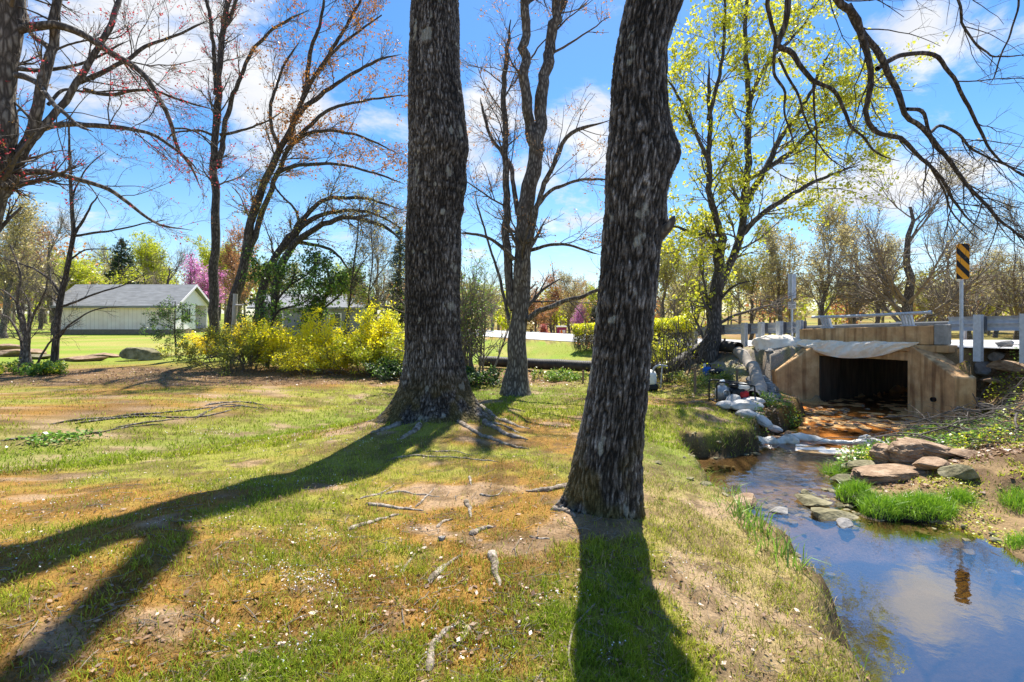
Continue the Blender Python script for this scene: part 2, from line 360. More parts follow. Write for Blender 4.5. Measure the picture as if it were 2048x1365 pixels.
def watermat():
    m, nt, N = newmat('clear_stream_water')
    g = N('ShaderNodeNewGeometry')
    n1 = N('ShaderNodeTexNoise', i_Vector=g.outputs['Position'], i_Scale=7, i_Detail=4)
    n2 = N('ShaderNodeTexNoise', i_Vector=g.outputs['Position'], i_Scale=1.1, i_Detail=2)
    # livelier water where it runs over the stones
    sep = N('ShaderNodeSeparateXYZ', i_0=g.outputs['Position'])
    mr = N('ShaderNodeMapRange', i_Value=sep.outputs[1]); mr.inputs[1].default_value = 5.1; mr.inputs[2].default_value = 6.0; mr.inputs[3].default_value = .012; mr.inputs[4].default_value = .16
    mr2 = N('ShaderNodeMapRange', i_Value=sep.outputs[1]); mr2.inputs[1].default_value = 6.4; mr2.inputs[2].default_value = 7.4; mr2.inputs[3].default_value = 1; mr2.inputs[4].default_value = .25
    mu = N('ShaderNodeMath', operation='MULTIPLY', i_0=mr.outputs[0], i_1=mr2.outputs[0])
    ad = N('ShaderNodeMath', operation='MULTIPLY_ADD', i_0=n2.outputs[0], i_1=1.5, i_2=n1.outputs[0])
    b = N('ShaderNodeBump', i_Height=ad.outputs[0], i_Strength=mu.outputs[0], i_Distance=.1)
    fr = N('ShaderNodeFresnel', i_IOR=1.8, i_Normal=b.outputs[0])
    sk = N('ShaderNodeMapRange', i_Value=sep.outputs[1]); sk.inputs[1].default_value = 4.6; sk.inputs[2].default_value = 6.2; sk.inputs[3].default_value = .20; sk.inputs[4].default_value = .0
    fa = N('ShaderNodeMath', operation='ADD', use_clamp=True, i_0=fr.outputs[0], i_1=sk.outputs[0])
    tr = N('ShaderNodeBsdfTransparent'); tr.inputs[0].default_value = (.86, .76, .6, 1)
    gl = N('ShaderNodeBsdfGlossy', i_Roughness=.015, i_Normal=b.outputs[0]); gl.inputs['Color'].default_value = (1, 1, 1, 1)
    mx = N('ShaderNodeMixShader', i_0=fa.outputs[0], i_1=tr.outputs[0], i_2=gl.outputs[0])
    N('ShaderNodeOutputMaterial', i_Surface=mx.outputs[0]); return m
M['water'] = watermat()
# ------------------------------------------------------------------ terrain
A0 = np.array([8.24, 13.7]); D = np.array([.5, -.866]); NN = np.array([.866, .5])   # culvert face, along the road, across the road
def SW(s, w): return A0+D*s+NN*w
def sw(x, y): return (x-A0[0])*D[0]+(y-A0[1])*D[1], (x-A0[0])*NN[0]+(y-A0[1])*NN[1]
def zroad(s): return np.interp(s, [-200, -60, -25, -12.8, -6.2, -2.35, 0, 3, 8, 20, 80], [1.2, .75, .56, .58, .61, .79, .9, .985, 1.08, 1.25, 1.5])
LE = np.array([(.9, -8), (1.1, -2), (1.5, 1.2), (1.75, 2.2), (2.0, 2.8), (2.26, 3.4), (2.36, 4), (2.46, 4.5), (2.44, 5), (2.42, 5.7), (2.55, 6.7), (2.66, 7.6), (2.85, 8.1),
               (3.4, 8.15), (4.0, 8.4), (4.35, 8.9), (4.7, 9.5), (6.1, 10.7), (6.9, 12.0), (7.05, 13.65), (8.24, 13.7), (18.7, 19.7), (30, 26.2)])
RE = np.array([(31.2, 24.5), (19.7, 18), (9.24, 11.97), (9.13, 10.5), (8.5, 10.0), (7.5, 9.8), (6.1, 8.66), (4.8, 7.7), (4.35, 7.0), (4.0, 6.3), (3.98, 5.75), (4.6, 5.25), (4.5, 4.4),
               (4.9, 3), (5.1, 0), (5, -8)])
def pdist(x, y, L):
    d = np.full(np.shape(x), 1e9)
    for a, b in zip(L[:-1], L[1:]):
        e = b-a; t = np.clip(((x-a[0])*e[0]+(y-a[1])*e[1])/(e@e), 0, 1)
        d = np.minimum(d, np.hypot(x-a[0]-t*e[0], y-a[1]-t*e[1]))
    return d
POLY = np.vstack([LE, RE])
def inpoly(x, y):
    c = np.zeros(np.shape(x), bool)
    for a, b in zip(POLY, np.roll(POLY, -1, 0)):
        hit = ((a[1] > y) != (b[1] > y)) & (x < (b[0]-a[0])*(y-a[1])/(b[1]-a[1]+1e-12)+a[0]); c ^= hit
    return c
LT, RT = np.array([-1.36, 7.95]), np.array([.76, 4.12])     # feet of the two big trunks
SWALE = np.array([(-12, 6.2), (-6.5, 6.9), (-5, 7.7), (-3.4, 9.6), (-1.5, 11.5)])
def ground_z(x, y, bumps=True):
    x, y = np.asarray(x, float), np.asarray(y, float)
    z = np.interp(y, [-40, 0, 3, 5, 8, 12, 16, 25, 40, 60, 120, 300, 700], [.1, .1, .07, .02, 0, -.1, -.06, .14, .42, .7, 1.6, 5, 10])
    z = z+.22*sstep(-.6, -2.6, x)*sstep(5.6, 2.6, y)+.05*sstep(-2, -6, x)*sstep(8, 12, y)
    z = z-.30*np.exp(-(pdist(x, y, SWALE)/1.7)**2)*sstep(-.8, -3.4, x)-.05*np.exp(-(pdist(x, y, SWALE)/.6)**2)
    z = z+.16*np.exp(-((x-LT[0])**2+(y-LT[1])**2)/1.1)+.07*np.exp(-((x-RT[0]+.1)**2+(y-RT[1])**2)/.5)
    s, w = sw(x, y); zr = zroad(s)
    slope = np.interp(s, [-30, -14, -7, -4, 0, 6], [.08, .13, .22, .34, .42, .42])+sstep(2.0, 2.8, s)*.7
    near = zr-.035-slope*np.clip(-.35-w, 0, None)
    far = zr-.035-.22*np.clip(w-9.2, 0, 6.5)+np.clip(w-40, 0, None)*.02
    road = np.where(w < 4, near, far)
    lawn = np.where(w < 4, z+.5*(np.sqrt((near-z)**2+.015)+(near-z)), road)
    lawn = np.where(w < 4, np.minimum(lawn, np.maximum(near, z)+.05), lawn)
    if bumps:
        lawn = lawn+np.where((w < -.3) | (w > 9.5), 1, .0)*((fbm(x*.9, y*.9, 0, 3, 5)-.5)*.12+(fbm(x*4.5, y*4.5, 0, 3, 8)-.5)*.035)
    near_ = (y < 40) & (x > -2) & (x < 40)
    dl, dr = pdist(x, y, LE), pdist(x, y, RE); ins = inpoly(x, y); d = np.minimum(dl, dr)
    nb = (fbm(x*2.2, y*2.2, 0, 3, 21)-.5)
    dd = np.clip(d+nb*.3+(fbm(x*7, y*7, 0, 2, 23)-.5)*.1, 0, None)
    left = -.63+.40*sstep(0, .2, dd)+.32*sstep(.12, 1.7, dd)
    left = left+sstep(12.0, 13.3, y)*.9*np.clip(d-.25, 0, None)
    left = np.where(d > 4.5, 9, left+np.clip(d-1.4, 0, None)*.75)
    right = -.645+.23*dd+.12*sstep(.5, 2.0, dd)+nb*.1
    right = right+sstep(8.6, 9.6, y)*1.1*np.clip(d-.55, 0, None)+.5*np.clip(d-2.6, 0, None)
    steep = -.7+6.0*np.clip(d-.06, 0, None)
    ml = sstep(6.9, 7.15, x)*sstep(13.2, 13.5, y); mr = sstep(10.4, 10.6, y)*sstep(8.8, 9.05, x)*sstep(9.50, 9.40, x)+sstep(11.2, 11.6, y)*sstep(8.8, 9.05, x)
    left = np.where(ml > .5, np.maximum(steep, left), left); right = np.where(mr > .5, np.maximum(steep, right), right)
    bank = np.where(dl < dr, left, right)
    depth = np.interp(y, [-8, 4.8, 5.5, 6.4, 7.2, 8.8, 9.8, 10.5, 14, 40], [.3, .3, .07, .05, .14, .13, .05, -.005, .01, .1])
    bed = -.6-depth*sstep(0, .35, d)+(fbm(x*5, y*5, 0, 3, 33)-.5)*np.where(y > 9.3, .07, .06)
    return np.where(ins, np.minimum(bed, lawn), np.minimum(lawn, bank))
def gz(x, y): return float(ground_z(np.array([x]), np.array([y]))[0])
def mix3(a, b, t): return a*(1-t[..., None])+np.array(b)*t[..., None]
def fields(x, y):
    """returns soil colour, grass cover 0..1, moss 0..1, green 0..1"""
    n1, n2, n3 = fbm(x*.55, y*.75, 0, 3, 40), fbm(x*1.7, y*2.1, 0, 3, 50), fbm(x*6, y*6, 0, 3, 60)
    gb = np.exp(-(pdist(x, y, SWALE)/1.0)**2)*.22+np.exp(-((x+.2)**2/5+(y-11.5)**2/2))*.25+np.exp(-((x-1.9)**2/.4+(y-6.8)**2/2))*.3
    mb = np.exp(-((x+.15)**2/.5+(y-4.3)**2/.9))*.30+sstep(.5, -.4, x)*sstep(6.4, 3.6, y)*.13+np.exp(-((x+7)**2/20+(y-9.8)**2/2))*.1
    dry = sstep(.95, 1.25, x)*sstep(6.6, 5.6, y)
    mo = (1-.85*dry)*sstep(.42, .66, .55*n1+.45*n2+mb-gb+.01)
    di = np.clip(sstep(.60, .72, n2+np.exp(-((x+.55)**2/.12+(y-4.55)**2/.12))*.3+np.exp(-((x-.05)**2/.1+(y-3.55)**2/.06))*.25+np.exp(-((x-.9)**2/.25+(y-3.7)**2/.5))*.22
                 + np.exp(-((x+.9)**2/.5+(y-7.4)**2/.35))*.25+sstep(.9, 1.6, x)*sstep(6.2, 4.5, y)*.07), 0, 1)
    c = mix3(np.broadcast_to(np.array([.25, .24, .045]), x.shape+(3,)), (.27, .135, .03), mo*.9); c = mix3(c, (.33, .24, .12), dry*.75)
    c = mix3(c, (.13, .18, .03), np.clip(gb*2.6*(1-mo), 0, .8))
    c = mix3(c, (.33, .23, .145), di*(.55+.45*n3))
    c = mix3(c, (.085, .05, .022), sstep(.54, .68, fbm(x*2.6, y*2.6, 0, 3, 77))*.5); c = mix3(c, (.10, .065, .03), sstep(.56, .66, fbm(x*7, y*7, 0, 2, 78))*.6)
    # the dry leaf-covered strip under the shrubs and the leafy right bank
    strip = sstep(12.9, 13.8, y+nbias(x))*sstep(17.5, 16.2, y)*sstep(2.5, .5, x)
    c = mix3(c, (.20, .12, .06), strip*.85)
    s, w = sw(x, y); dl, dr = pdist(x, y, LE), pdist(x, y, RE); ins = inpoly(x, y)
    farl = sstep(17, 20, y)*(w < -.5); c = mix3(c, (.21, .25, .03), farl*.95); c = mix3(c, (.36, .29, .10), farl*sstep(.45, .62, fbm(x*.35, y*.9, 0, 4, 44))*.75); c = mix3(c, (.16, .27, .02), farl*sstep(.5, .62, fbm(x*.5, y*1.1, 0, 4, 45))*.7)
    rb = (~ins) & (dr < dl) & (y < 14) & (x > 3)
    c = np.where(rb[..., None], mix3(np.broadcast_to(np.array([.25, .17, .085]), c.shape), (.12, .075, .04), np.clip(sstep(.3, .5, n2)*sstep(.7, 1.5, dr)+sstep(1.4, 2.2, dr), 0, 1)*.9), c)
    emb = sstep(-2.7, -1.5, w)*(w < 10)*sstep(-5.5, -3, s)*sstep(1.2, .6, s)
    c = mix3(c, (.30, .26, .22), emb*(.45+.5*sstep(.4, .6, n3)))
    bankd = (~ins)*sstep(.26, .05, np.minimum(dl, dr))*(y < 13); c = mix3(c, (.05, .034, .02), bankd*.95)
    bedc = np.where((y > 8.9)[..., None], np.array([.66, .38, .15]), np.where((y > 5.1)[..., None], np.array([.17, .125, .07]), np.array([.07, .05, .025])))
    c = np.where(ins[..., None], bedc*(.6+.8*n3)[..., None], c)
    cover = np.clip((1-di*.85)*(1-strip*.85)*(~ins)*np.where(rb, .35, 1)*(1-emb*.8)*(1-bankd*.7)*(w < -.35), 0, 1)
    return c, cover, mo*(1-np.clip(gb*3, 0, 1)), np.clip(gb*3, 0, 1)
def nbias(x): return .5*np.sin(x*.7)+np.clip(-x-3, 0, 8)*.1
def axis(lo, hi, step, far_lo, far_hi, k=1.16):
    mid = list(np.arange(lo, hi+1e-6, step)); a, s = lo, step; left = []
    while a > far_lo: s *= k; a -= s; left.append(a)
    b, s = hi, step; right = []
    while b < far_hi: s *= k; b += s; right.append(b)
    return np.array(left[::-1]+mid+right)
gx, gy = axis(-3.2, 10.6, .045, -900, 900), axis(1.6, 14.6, .045, -60, 1200)
X, Y_ = np.meshgrid(gx, gy); Zg = ground_z(X, Y_)
nx, ny = len(gx), len(gy); ii = np.arange(nx*ny).reshape(ny, nx)
Q = np.stack([ii[:-1, :-1], ii[:-1, 1:], ii[1:, 1:], ii[1:, :-1]], -1).reshape(-1, 4)
C, _, _, _ = fields(X.ravel(), Y_.ravel())
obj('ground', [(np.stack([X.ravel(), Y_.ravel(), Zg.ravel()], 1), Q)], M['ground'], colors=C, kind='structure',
    label='mossy green and orange lawn with a stream channel and wooded far side')
# water in the channel (between the banks only)
wx, wy = np.linspace(.6, 31, 120), np.linspace(-7.5, 27, 120)
X2, Y2 = np.meshgrid(wx, wy); k2 = np.arange(120*120).reshape(120, 120)
Q2 = np.stack([k2[:-1, :-1], k2[:-1, 1:], k2[1:, 1:], k2[1:, :-1]], -1).reshape(-1, 4)
near_ch = inpoly(X2, Y2) | (np.minimum(pdist(X2, Y2, LE), pdist(X2, Y2, RE)) < .45)
ok = near_ch.ravel()[Q2].any(1)
V2 = np.stack([X2.ravel(), Y2.ravel(), np.full(X2.size, -.6)], 1)
used = np.unique(Q2[ok]); rm = np.full(len(V2), -1); rm[used] = np.arange(len(used))
obj('stream_water', [(V2[used], rm[Q2[ok]])], M['water'], kind='structure', label='clear shallow stream reflecting the blue sky')
# ------------------------------------------------------------------ road
ss_ = np.r_[np.arange(-90, -30, 5.), np.arange(-30, 16, 1.), np.arange(16, 60, 4.)]
def strip_mesh(w0, w1, dz, s0=-90, s1=58, nw=2):
    s = ss_[(ss_ >= s0) & (ss_ <= s1)]; V = []
    for a in s:
        for w in np.linspace(w0, w1, nw):
            p = SW(a, w); V.append((p[0], p[1], zroad(a)+dz))
    k = np.arange(len(V)).reshape(len(s), nw)
    return np.array(V), np.stack([k[:-1, :-1], k[1:, :-1], k[1:, 1:], k[:-1, 1:]], -1).reshape(-1, 4)
obj('road', [strip_mesh(.45, 8.6, .0, nw=6)], M['road'], kind='structure', label='pale sunlit asphalt road crossing the stream')
obj('road_marking', [strip_mesh(.85, .97, .004), strip_mesh(8.1, 8.22, .004)], M['paint_w'], kind='structure', label='white edge lines of the road')
obj('centre_marking', [strip_mesh(4.35, 4.47, .004), strip_mesh(4.6, 4.72, .004)], M['paint_y'], kind='structure', label='double yellow centre line of the road')
# ------------------------------------------------------------------ culvert
def lw(s, w, z): p = SW(s, w); return np.array([p[0], p[1], z])
cul = thing('culvert', 'brown stained concrete box culvert with flared wing walls carrying the road over the stream', 'culvert', lw(1, 0, -.6))
def slab(name, s0, s1, w0, w1, z0, z1, z0b=None, z1b=None, bev=.015, parent=None, m='concrete'):
    zb0, zb1 = z0 if z0b is None else z0b, z1 if z1b is None else z1b
    return obj(name, prism([lw(s0, w0, z0), lw(s1, w0, zb0), lw(s1, w0, zb1), lw(s0, w0, z1)], np.r_[NN*(w1-w0), 0], bev), M[m], parent or cul, smooth=False)
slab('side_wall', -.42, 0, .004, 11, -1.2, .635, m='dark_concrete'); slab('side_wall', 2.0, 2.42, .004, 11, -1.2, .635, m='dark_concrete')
slab('roof_slab', -.42, 2.42, 0, 10, .64, .865)
slab('ledge', -.62, 2.8, -.06, .42, .868, .955, .868, 1.03)
pp = slab('parapet', -.56, 2.5, .0, .33, .958, 1.345, 1.032, 1.47)
obj('end_post', prism([lw(2.505, .0, 1.034), lw(2.72, .0, 1.036), lw(2.72, .0, 1.5), lw(2.505, .0, 1.5)], np.r_[NN*.33, 0], .02), plain('grey_concrete_post', (.3, .29, .27), .9), cul, smooth=False)
def wing(p0, p1, th, z0, z1, zf=.16):
    a, b = np.array(p0), np.array(p1); e = b-a; f = a+e*.10
    poly = [(*a, -1.2), (*b, -1.2), (*b, z1), (*f, z0), (*a, z0)]
    return obj('wing_wall', prism(poly, (*th, 0), .02), M['concrete'], cul, smooth=False)
wing((8.235, 13.70), (7.05, 13.65), (-.02, .45), .93, .24)
wr = wing((9.235, 11.965), (9.06, 10.46), (.42, -.02), 1.0, .42)
# drain hole in the right wing
hole = tubes(np.array([[9.06, 11.05, -.12], [9.17, 11.05, -.12]]), np.array([.05, .05]), 14)
obj('drain_pipe', [hole, (np.array([[9.085, 11.05+.048*math.cos(a), -.12+.048*math.sin(a)] for a in np.arange(12)*math.pi/6]), np.array([[0, i, i+1] for i in range(1, 11)]))], M['black'], cul)
# ------------------------------------------------------------------ bridge rail: two slanted fin brackets carrying a pipe
br = thing('bridge_railing', 'grey steel pipe rail on two slanted finned brackets above the concrete parapet', 'railing', lw(1, .16, 1.41))
def ptop(s): return 1.345+(s+.56)/3.06*.125
rail = np.array([lw(-.2, -.02, ptop(-.2)+.31), lw(1, -.02, ptop(1)+.29), lw(2.42, -.02, ptop(2.42)+.30)])
obj('pipe_rail', [tubes(crom(rail, 8), np.full(8, .036), 12)]+[tubes(np.array([rail[2], rail[2]+np.r_[D*.06, 0]]), [.045, .045], 12)], M['galv'], br)
for s in (.12, 1.96):
    g = []
    for k in range(4):
        u = s+k*.062-.09; z = ptop(u)
        g += prism([lw(u, .2, z), lw(u, .08, z), lw(u, -.075, z+.29), lw(u, -.03, z+.33), lw(u, .03, z+.33)], np.r_[D*.022, 0], .003)
    g += prism([lw(s-.12, .2, z+.0), lw(s+.15, .2, z+.0), lw(s+.15, .02, z+.0), lw(s-.12, .02, z+.0)], (0, 0, .014), .002)
    obj('bracket', g, M['galv'], br, smooth=False)
# ------------------------------------------------------------------ W-beam guardrails
WP = [(0, 0), (.03, .012), (.08, .05), (.11, .085), (.08, .12), (.035, .15), (.03, .16), (.035, .17), (.08, .2), (.11, .235), (.08, .27), (.03, .305), (0, .315)]
def wbeam(s_list, w, dz, flip=1):
    V = []
    for s in s_list:
        for a, b in WP: V.append(lw(s, w+flip*(a-.05), zroad(s)+dz+b))
    for s in s_list:
        for a, b in WP: V.append(lw(s, w+flip*(a-.05)-.006, zroad(s)+dz+b))
    n, k = len(s_list), len(WP); q = np.arange(2*n*k).reshape(2, n, k); Fc = []
    for h in (0, 1): Fc.append(np.stack([q[h, :-1, :-1], q[h, 1:, :-1], q[h, 1:, 1:], q[h, :-1, 1:]], -1).reshape(-1, 4))
    for j in (0, k-1): Fc.append(np.stack([q[0, :-1, j], q[0, 1:, j], q[1, 1:, j], q[1, :-1, j]], -1))
    return V, np.vstack(Fc)
def guardrail(label, s_list, posts, w=.42, wpost=.12, flip=1, block=True, topz=.69, m='galv'):
    g = thing('guardrail', label, 'guardrail', lw(posts[0], wpost, zroad(posts[0])))
    obj('rail_beam', [wbeam(s_list, w, topz-.315, flip)], M[m], g)
    for s in posts:
        z = float(zroad(s)); a = math.atan2(NN[1], NN[0]); p = SW(s, wpost)
        bm = []
        for off in (-.07, .07): bm += bx((p[0]+NN[0]*off, p[1]+NN[1]*off, z+.22), (.012, .13, 1.0), a, 0)
        bm += bx((p[0], p[1], z+.22), (.128, .012, 1.0), a, 0)
        pt = obj('post', bm, M['galv'], g, smooth=False)
        if block:
            q = SW(s, (wpost+w)/2+.02*flip)
            obj('spacer_block', bx((q[0], q[1], z+topz-.16), (abs(w-wpost)-.19, .15, .33), a, .01), M['galv_dark'], pt, smooth=False)
guardrail('grey W-beam guardrail on close-set steel posts left of the parapet, towards the maple', [-8.3, -6, -4, -2, -.62], [-.62, -1.21, -1.79, -2.35, -3.3, -4.25, -6.1, -8.0])
guardrail('grey W-beam guardrail right of the parapet behind the striped marker post', [2.62, 4, 6, 9, 14], [3.25, 3.98, 4.9, 6, 8, 10, 12], w=.42)
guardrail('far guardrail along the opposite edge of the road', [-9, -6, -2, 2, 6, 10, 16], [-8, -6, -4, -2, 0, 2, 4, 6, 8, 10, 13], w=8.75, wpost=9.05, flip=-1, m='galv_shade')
# ------------------------------------------------------------------ road signs
mk = SW(3.12, -.3); mz = gz(*mk)
sg = thing('object_marker', 'tall narrow yellow and black diagonally striped hazard marker on a thin steel post', 'road sign', (mk[0], mk[1], mz))
obj('post', [tubes(np.array([[mk[0], mk[1]+.02, mz-.3], [mk[0], mk[1]+.02, 3.0]]), [.032, .032], 8)], M['galv'], sg)
pa = math.atan2(-.93, -.36)+math.pi/2
pw, z0, z1 = .225, 2.46, 3.21
def flat_poly(c, ang, pts, dy, th):
    """pts (u,z) on an upright plane at c turned by ang; dy in front"""
    ca, sa = math.cos(ang), math.sin(ang); o = np.array([sa, -ca])
    return prism([(c[0]+ca*u+o[0]*dy, c[1]+sa*u+o[1]*dy, z) for u, z in pts], (-o[0]*th, -o[1]*th, 0), 0)
r_ = .03
pl = [(-pw/2+r_, z0), (pw/2-r_, z0), (pw/2, z0+r_), (pw/2, z1-r_), (pw/2-r_, z1), (-pw/2+r_, z1), (-pw/2, z1-r_), (-pw/2, z0+r_)]
pan = obj('panel', flat_poly(mk, pa, pl, .03, .008), M['sign_y'], sg, smooth=False)
def clip_stripe(a):     # black band between z = a - k*u and that + h, clipped to the panel
    k, h = 1.25, .135; us = np.linspace(-pw/2+.004, pw/2-.004, 9)
    lo = [max(z0+.004, min(z1-.004, a-k*u)) for u in us]; hi = [max(z0+.004, min(z1-.004, a-k*u+h)) for u in us]
    pts = [(u, z) for u, z in zip(us, lo)]+[(u, z) for u, z in zip(us[::-1], hi[::-1])]
    return pts
st = []
for a in (z0-.13, z0+.15, z0+.42, z0+.70):
    pts = clip_stripe(a); V = []; n = 9; ca, sa = math.cos(pa), math.sin(pa); o = np.array([sa, -ca])
    for u, z in pts: V.append((mk[0]+ca*u+o[0]*.033, mk[1]+sa*u+o[1]*.033, z))
    Fc = [[i, i+1, 2*n-2-i, 2*n-1-i] for i in range(n-1) if pts[i][1] < pts[2*n-1-i][1]-.002 or pts[i+1][1] < pts[2*n-2-i][1]-.002]
    st.append((V, np.array(Fc)))
obj('stripe', st, M['sign_k'], pan, smooth=False)
bk = P(1584, 680, 14.75)[:2]; bz = gz(*bk)
s2 = thing('road_sign', 'grey back of a tall narrow road sign above a small white number plate', 'road sign', (bk[0], bk[1], bz))
obj('post', [tubes(np.array([[bk[0], bk[1], bz-.3], [bk[0], bk[1], 2.9]]), [.03, .03], 8)], M['galv'], s2)
ba = math.atan2(-bk[1], -bk[0])+math.pi/2
obj('sign_panel', flat_poly(bk, ba, [(-.105, 2.22), (.105, 2.22), (.105, 2.92), (-.105, 2.92)], -.04, .006), plain('bare_aluminium_sign_back', (.62, .66, .72), .5, var=.06), s2, smooth=False)
pl2 = obj('marker_plate', flat_poly(bk, ba, [(-.095, 1.92), (.095, 1.92), (.11, 2.12), (-.11, 2.12)], .04, .006), M['sign_w'], s2, smooth=False)
def lettering(txt, c, ang, z, size, dy, parent, m):
    cu = bpy.data.curves.new('lettering', 'FONT'); cu.body = txt; cu.size = size; cu.align_x = 'CENTER'; cu.align_y = 'CENTER'; cu.extrude = .001
    t = bpy.data.objects.new('lettering_curve', cu); COL.objects.link(t); bpy.context.view_layer.update()
    me = bpy.data.meshes.new_from_object(t.evaluated_get(bpy.context.evaluated_depsgraph_get())); bpy.data.objects.remove(t)
    me.materials.clear(); me.materials.append(m)
    o = bpy.data.objects.new('lettering', me); COL.objects.link(o); o.parent = parent
    ca, sa = math.cos(ang), math.sin(ang); off = OFF[parent.name]
    o.location = (c[0]+sa*dy-off[0], c[1]-ca*dy-off[1], z-off[2]); o.rotation_euler = (math.pi/2, 0, ang); return o
lettering('230', bk, ba, 1.975, .10, .043, pl2, M['galv_dark']); lettering('1000', bk, ba, 2.075, .075, .043, pl2, M['galv_dark'])
# ------------------------------------------------------------------ ground picking
def gp(px, py):
    Ys = np.geomspace(1.2, 90, 900); xs = (px-1024)/F*Ys; zr = H+(HZ-py)/F*Ys
    k = np.argmax(zr <= ground_z(xs, Ys)); Y = Ys[k]
    return np.array([xs[k], Y, gz(xs[k], Y)])
# ------------------------------------------------------------------ the two big trunks
def bigtrunk(parent, rows, Y, ztop, lobes, bumps=(), nth=280, nz=760, base=None, seed=0, amp=.02):
    """rows: (py, centre px, radius px)"""
    rows = np.array(sorted(rows), float); z = H+(HZ-rows[:, 0])/F*Y; o = np.argsort(z)
    zc, xc, rc = z[o], (rows[o, 1]-1024)/F*Y, rows[o, 2]/F*Y
    zz = np.linspace(base[2]-.35, ztop, nz); th = np.arange(nth)*2*np.pi/nth
    xx = np.interp(zz, zc, xc); rr = np.interp(zz, zc, rc)
    ker = np.ones(25)/25
    xx = np.convolve(np.pad(xx, 12, 'edge'), ker, 'valid'); rr = np.convolve(np.pad(rr, 12, 'edge'), ker, 'valid')
    ZZ, TH = np.meshgrid(zz, th, indexing='ij'); R = np.broadcast_to(rr[:, None], ZZ.shape).copy(); hh = np.clip(ZZ-base[2], -.2, None)
    for t, a, hk, wd in lobes:
        dlt = (TH-math.radians(t)+np.pi) % (2*np.pi)-np.pi
        R += a*np.exp(-hh/hk)*np.exp(-(dlt/math.radians(wd))**2)
    for t, zb, a, sz, wd in bumps:
        dlt = (TH-math.radians(t)+np.pi) % (2*np.pi)-np.pi
        R += a*np.exp(-((ZZ-zb)/sz)**2)*np.exp(-(dlt/math.radians(wd))**2)
    cx, cy = np.cos(TH)*R, np.sin(TH)*R
    wv = fbm(cx*3, cy*3, ZZ*1.2, 3, seed+5)-.5
    R += .05*wv
    k = 42.
    wx, wy = cx*k+wv*2.5, cy*k+wv*2.5+fbm(cx*5, cy*5, ZZ*1.5, 2, seed+2)*2
    rd = np.abs(fbm(wx, wy, ZZ*7.5, 3, seed)-.5)*2
    rd2 = np.abs(fbm(wx*1.9+7, wy*1.9, ZZ*22, 2, seed+9)-.5)*2
    R += amp*(np.clip(rd*2.6, 0, 1)-.6)+amp*.45*(np.clip(rd2*2.5, 0, 1)-.5)
    V = np.stack([xx[:, None]+np.cos(TH)*R, Y+np.sin(TH)*R, ZZ], -1).reshape(-1, 3)
    ix = np.arange(nz*nth).reshape(nz, nth)
    Q = np.stack([ix[:-1], np.roll(ix, -1, 1)[:-1], np.roll(ix, -1, 1)[1:], ix[1:]], -1).reshape(-1, 4)
    fn = fbm(wx*2.0, wy*2.0, ZZ*24, 3, seed+40); big = fbm(cx*3, cy*3, ZZ*1.1, 3, seed+50)
    t = np.clip(np.clip(rd*2.7, 0, 1)*.58+np.clip(rd2*2.2, 0, 1)*.2+(fn-.5)*.9+(big-.5)*.55, 0, 1)
    col = np.stack([np.interp(t, [0, .2, .42, .7, 1], v) for v in ([.016, .034, .070, .15, .40], [.014, .029, .060, .133, .37], [.012, .025, .052, .12, .345])], -1)
    lich = sstep(.70, .76, fbm(cx*8, cy*8, ZZ*5, 4, seed+60))*.55; col = col*(1-lich[..., None])+np.array([.46, .46, .40])*lich[..., None]
    ms = sstep(.9, .0, hh)*sstep(.40, .58, fbm(cx*4, cy*4, ZZ*3, 3, seed+70))*.8; col = col*(1-ms[..., None])+(np.array([.15, .115, .035])*(.4+t[..., None]))*ms[..., None]
    obj('trunk', [(V, Q)], M['bark_tint'], parent, colors=col.reshape(-1, 3))
    return xx[-1]
def surf_root(parent, pts, wpx, wend=.45, seed=0, sink=.35, m='root'):
    p = np.array([gp(*q) for q in pts]); n = 8*len(p)
    c = crom(p, n); t = np.linspace(0, 1, n)
    r0 = wpx*.5/F*p[:, 1].mean()
    r = r0*(1-(1-wend)*t)*(.72+.56*fbm(c[:, 0]*14+seed, c[:, 1]*14, 0, 3, seed+3))*np.clip(np.minimum(t*9+.35, (1-t)*9+.3), 0, 1)
    c[:, :2] += (np.stack([fbm(c[:, 0]*7, c[:, 1]*7, 0, 2, seed+1), fbm(c[:, 0]*7, c[:, 1]*7, 5, 2, seed+1)], 1)-.5)*r0*1.6
    c[:, 2] = ground_z(c[:, 0], c[:, 1])+r*(1-2*sink)
    c[:, 2] -= r*.35; V, q = tubes(c, r*1.25, 9)
    V[:, 2] += (fbm(V[:, 0]*40, V[:, 1]*40, V[:, 2]*40, 3, seed)-.5)*r0*1.1
    e = [(np.vstack([c[:1], c[-1:]]), np.zeros((0, 3), int))]
    obj('root', [(V, q)], M[m], parent)
lt = thing('big_tree', 'massive straight grey-barked tree with buttressed foot standing in the lawn', 'tree', (LT[0], LT[1], gz(*LT)))
ltb = (LT[0], LT[1], gz(*LT)-.02)
bigtrunk(lt, [(-900, 868, 36), (-400, 870, 40), (0, 870, 46), (130, 868, 50), (300, 878, 60.5), (330, 873, 56), (390, 872, 55), (440, 868, 53.5), (560, 865, 53), (700, 864, 53), (780, 864, 57), (900, 862, 62)], LT[1], 11.5,
         [(188, .34, .28, 26), (352, .34, .30, 20), (318, .20, .2, 18), (285, .16, .2, 20), (240, .24, .25, 22), (215, .12, .3, 15), (60, .3, .3, 30), (120, .3, .3, 25), (5, .16, .75, 12)],
         [(0, 3.75, .05, .25, 30), (358, 3.3, .04, .1, 15)], base=ltb, seed=3, amp=.020, nz=1150, nth=400)
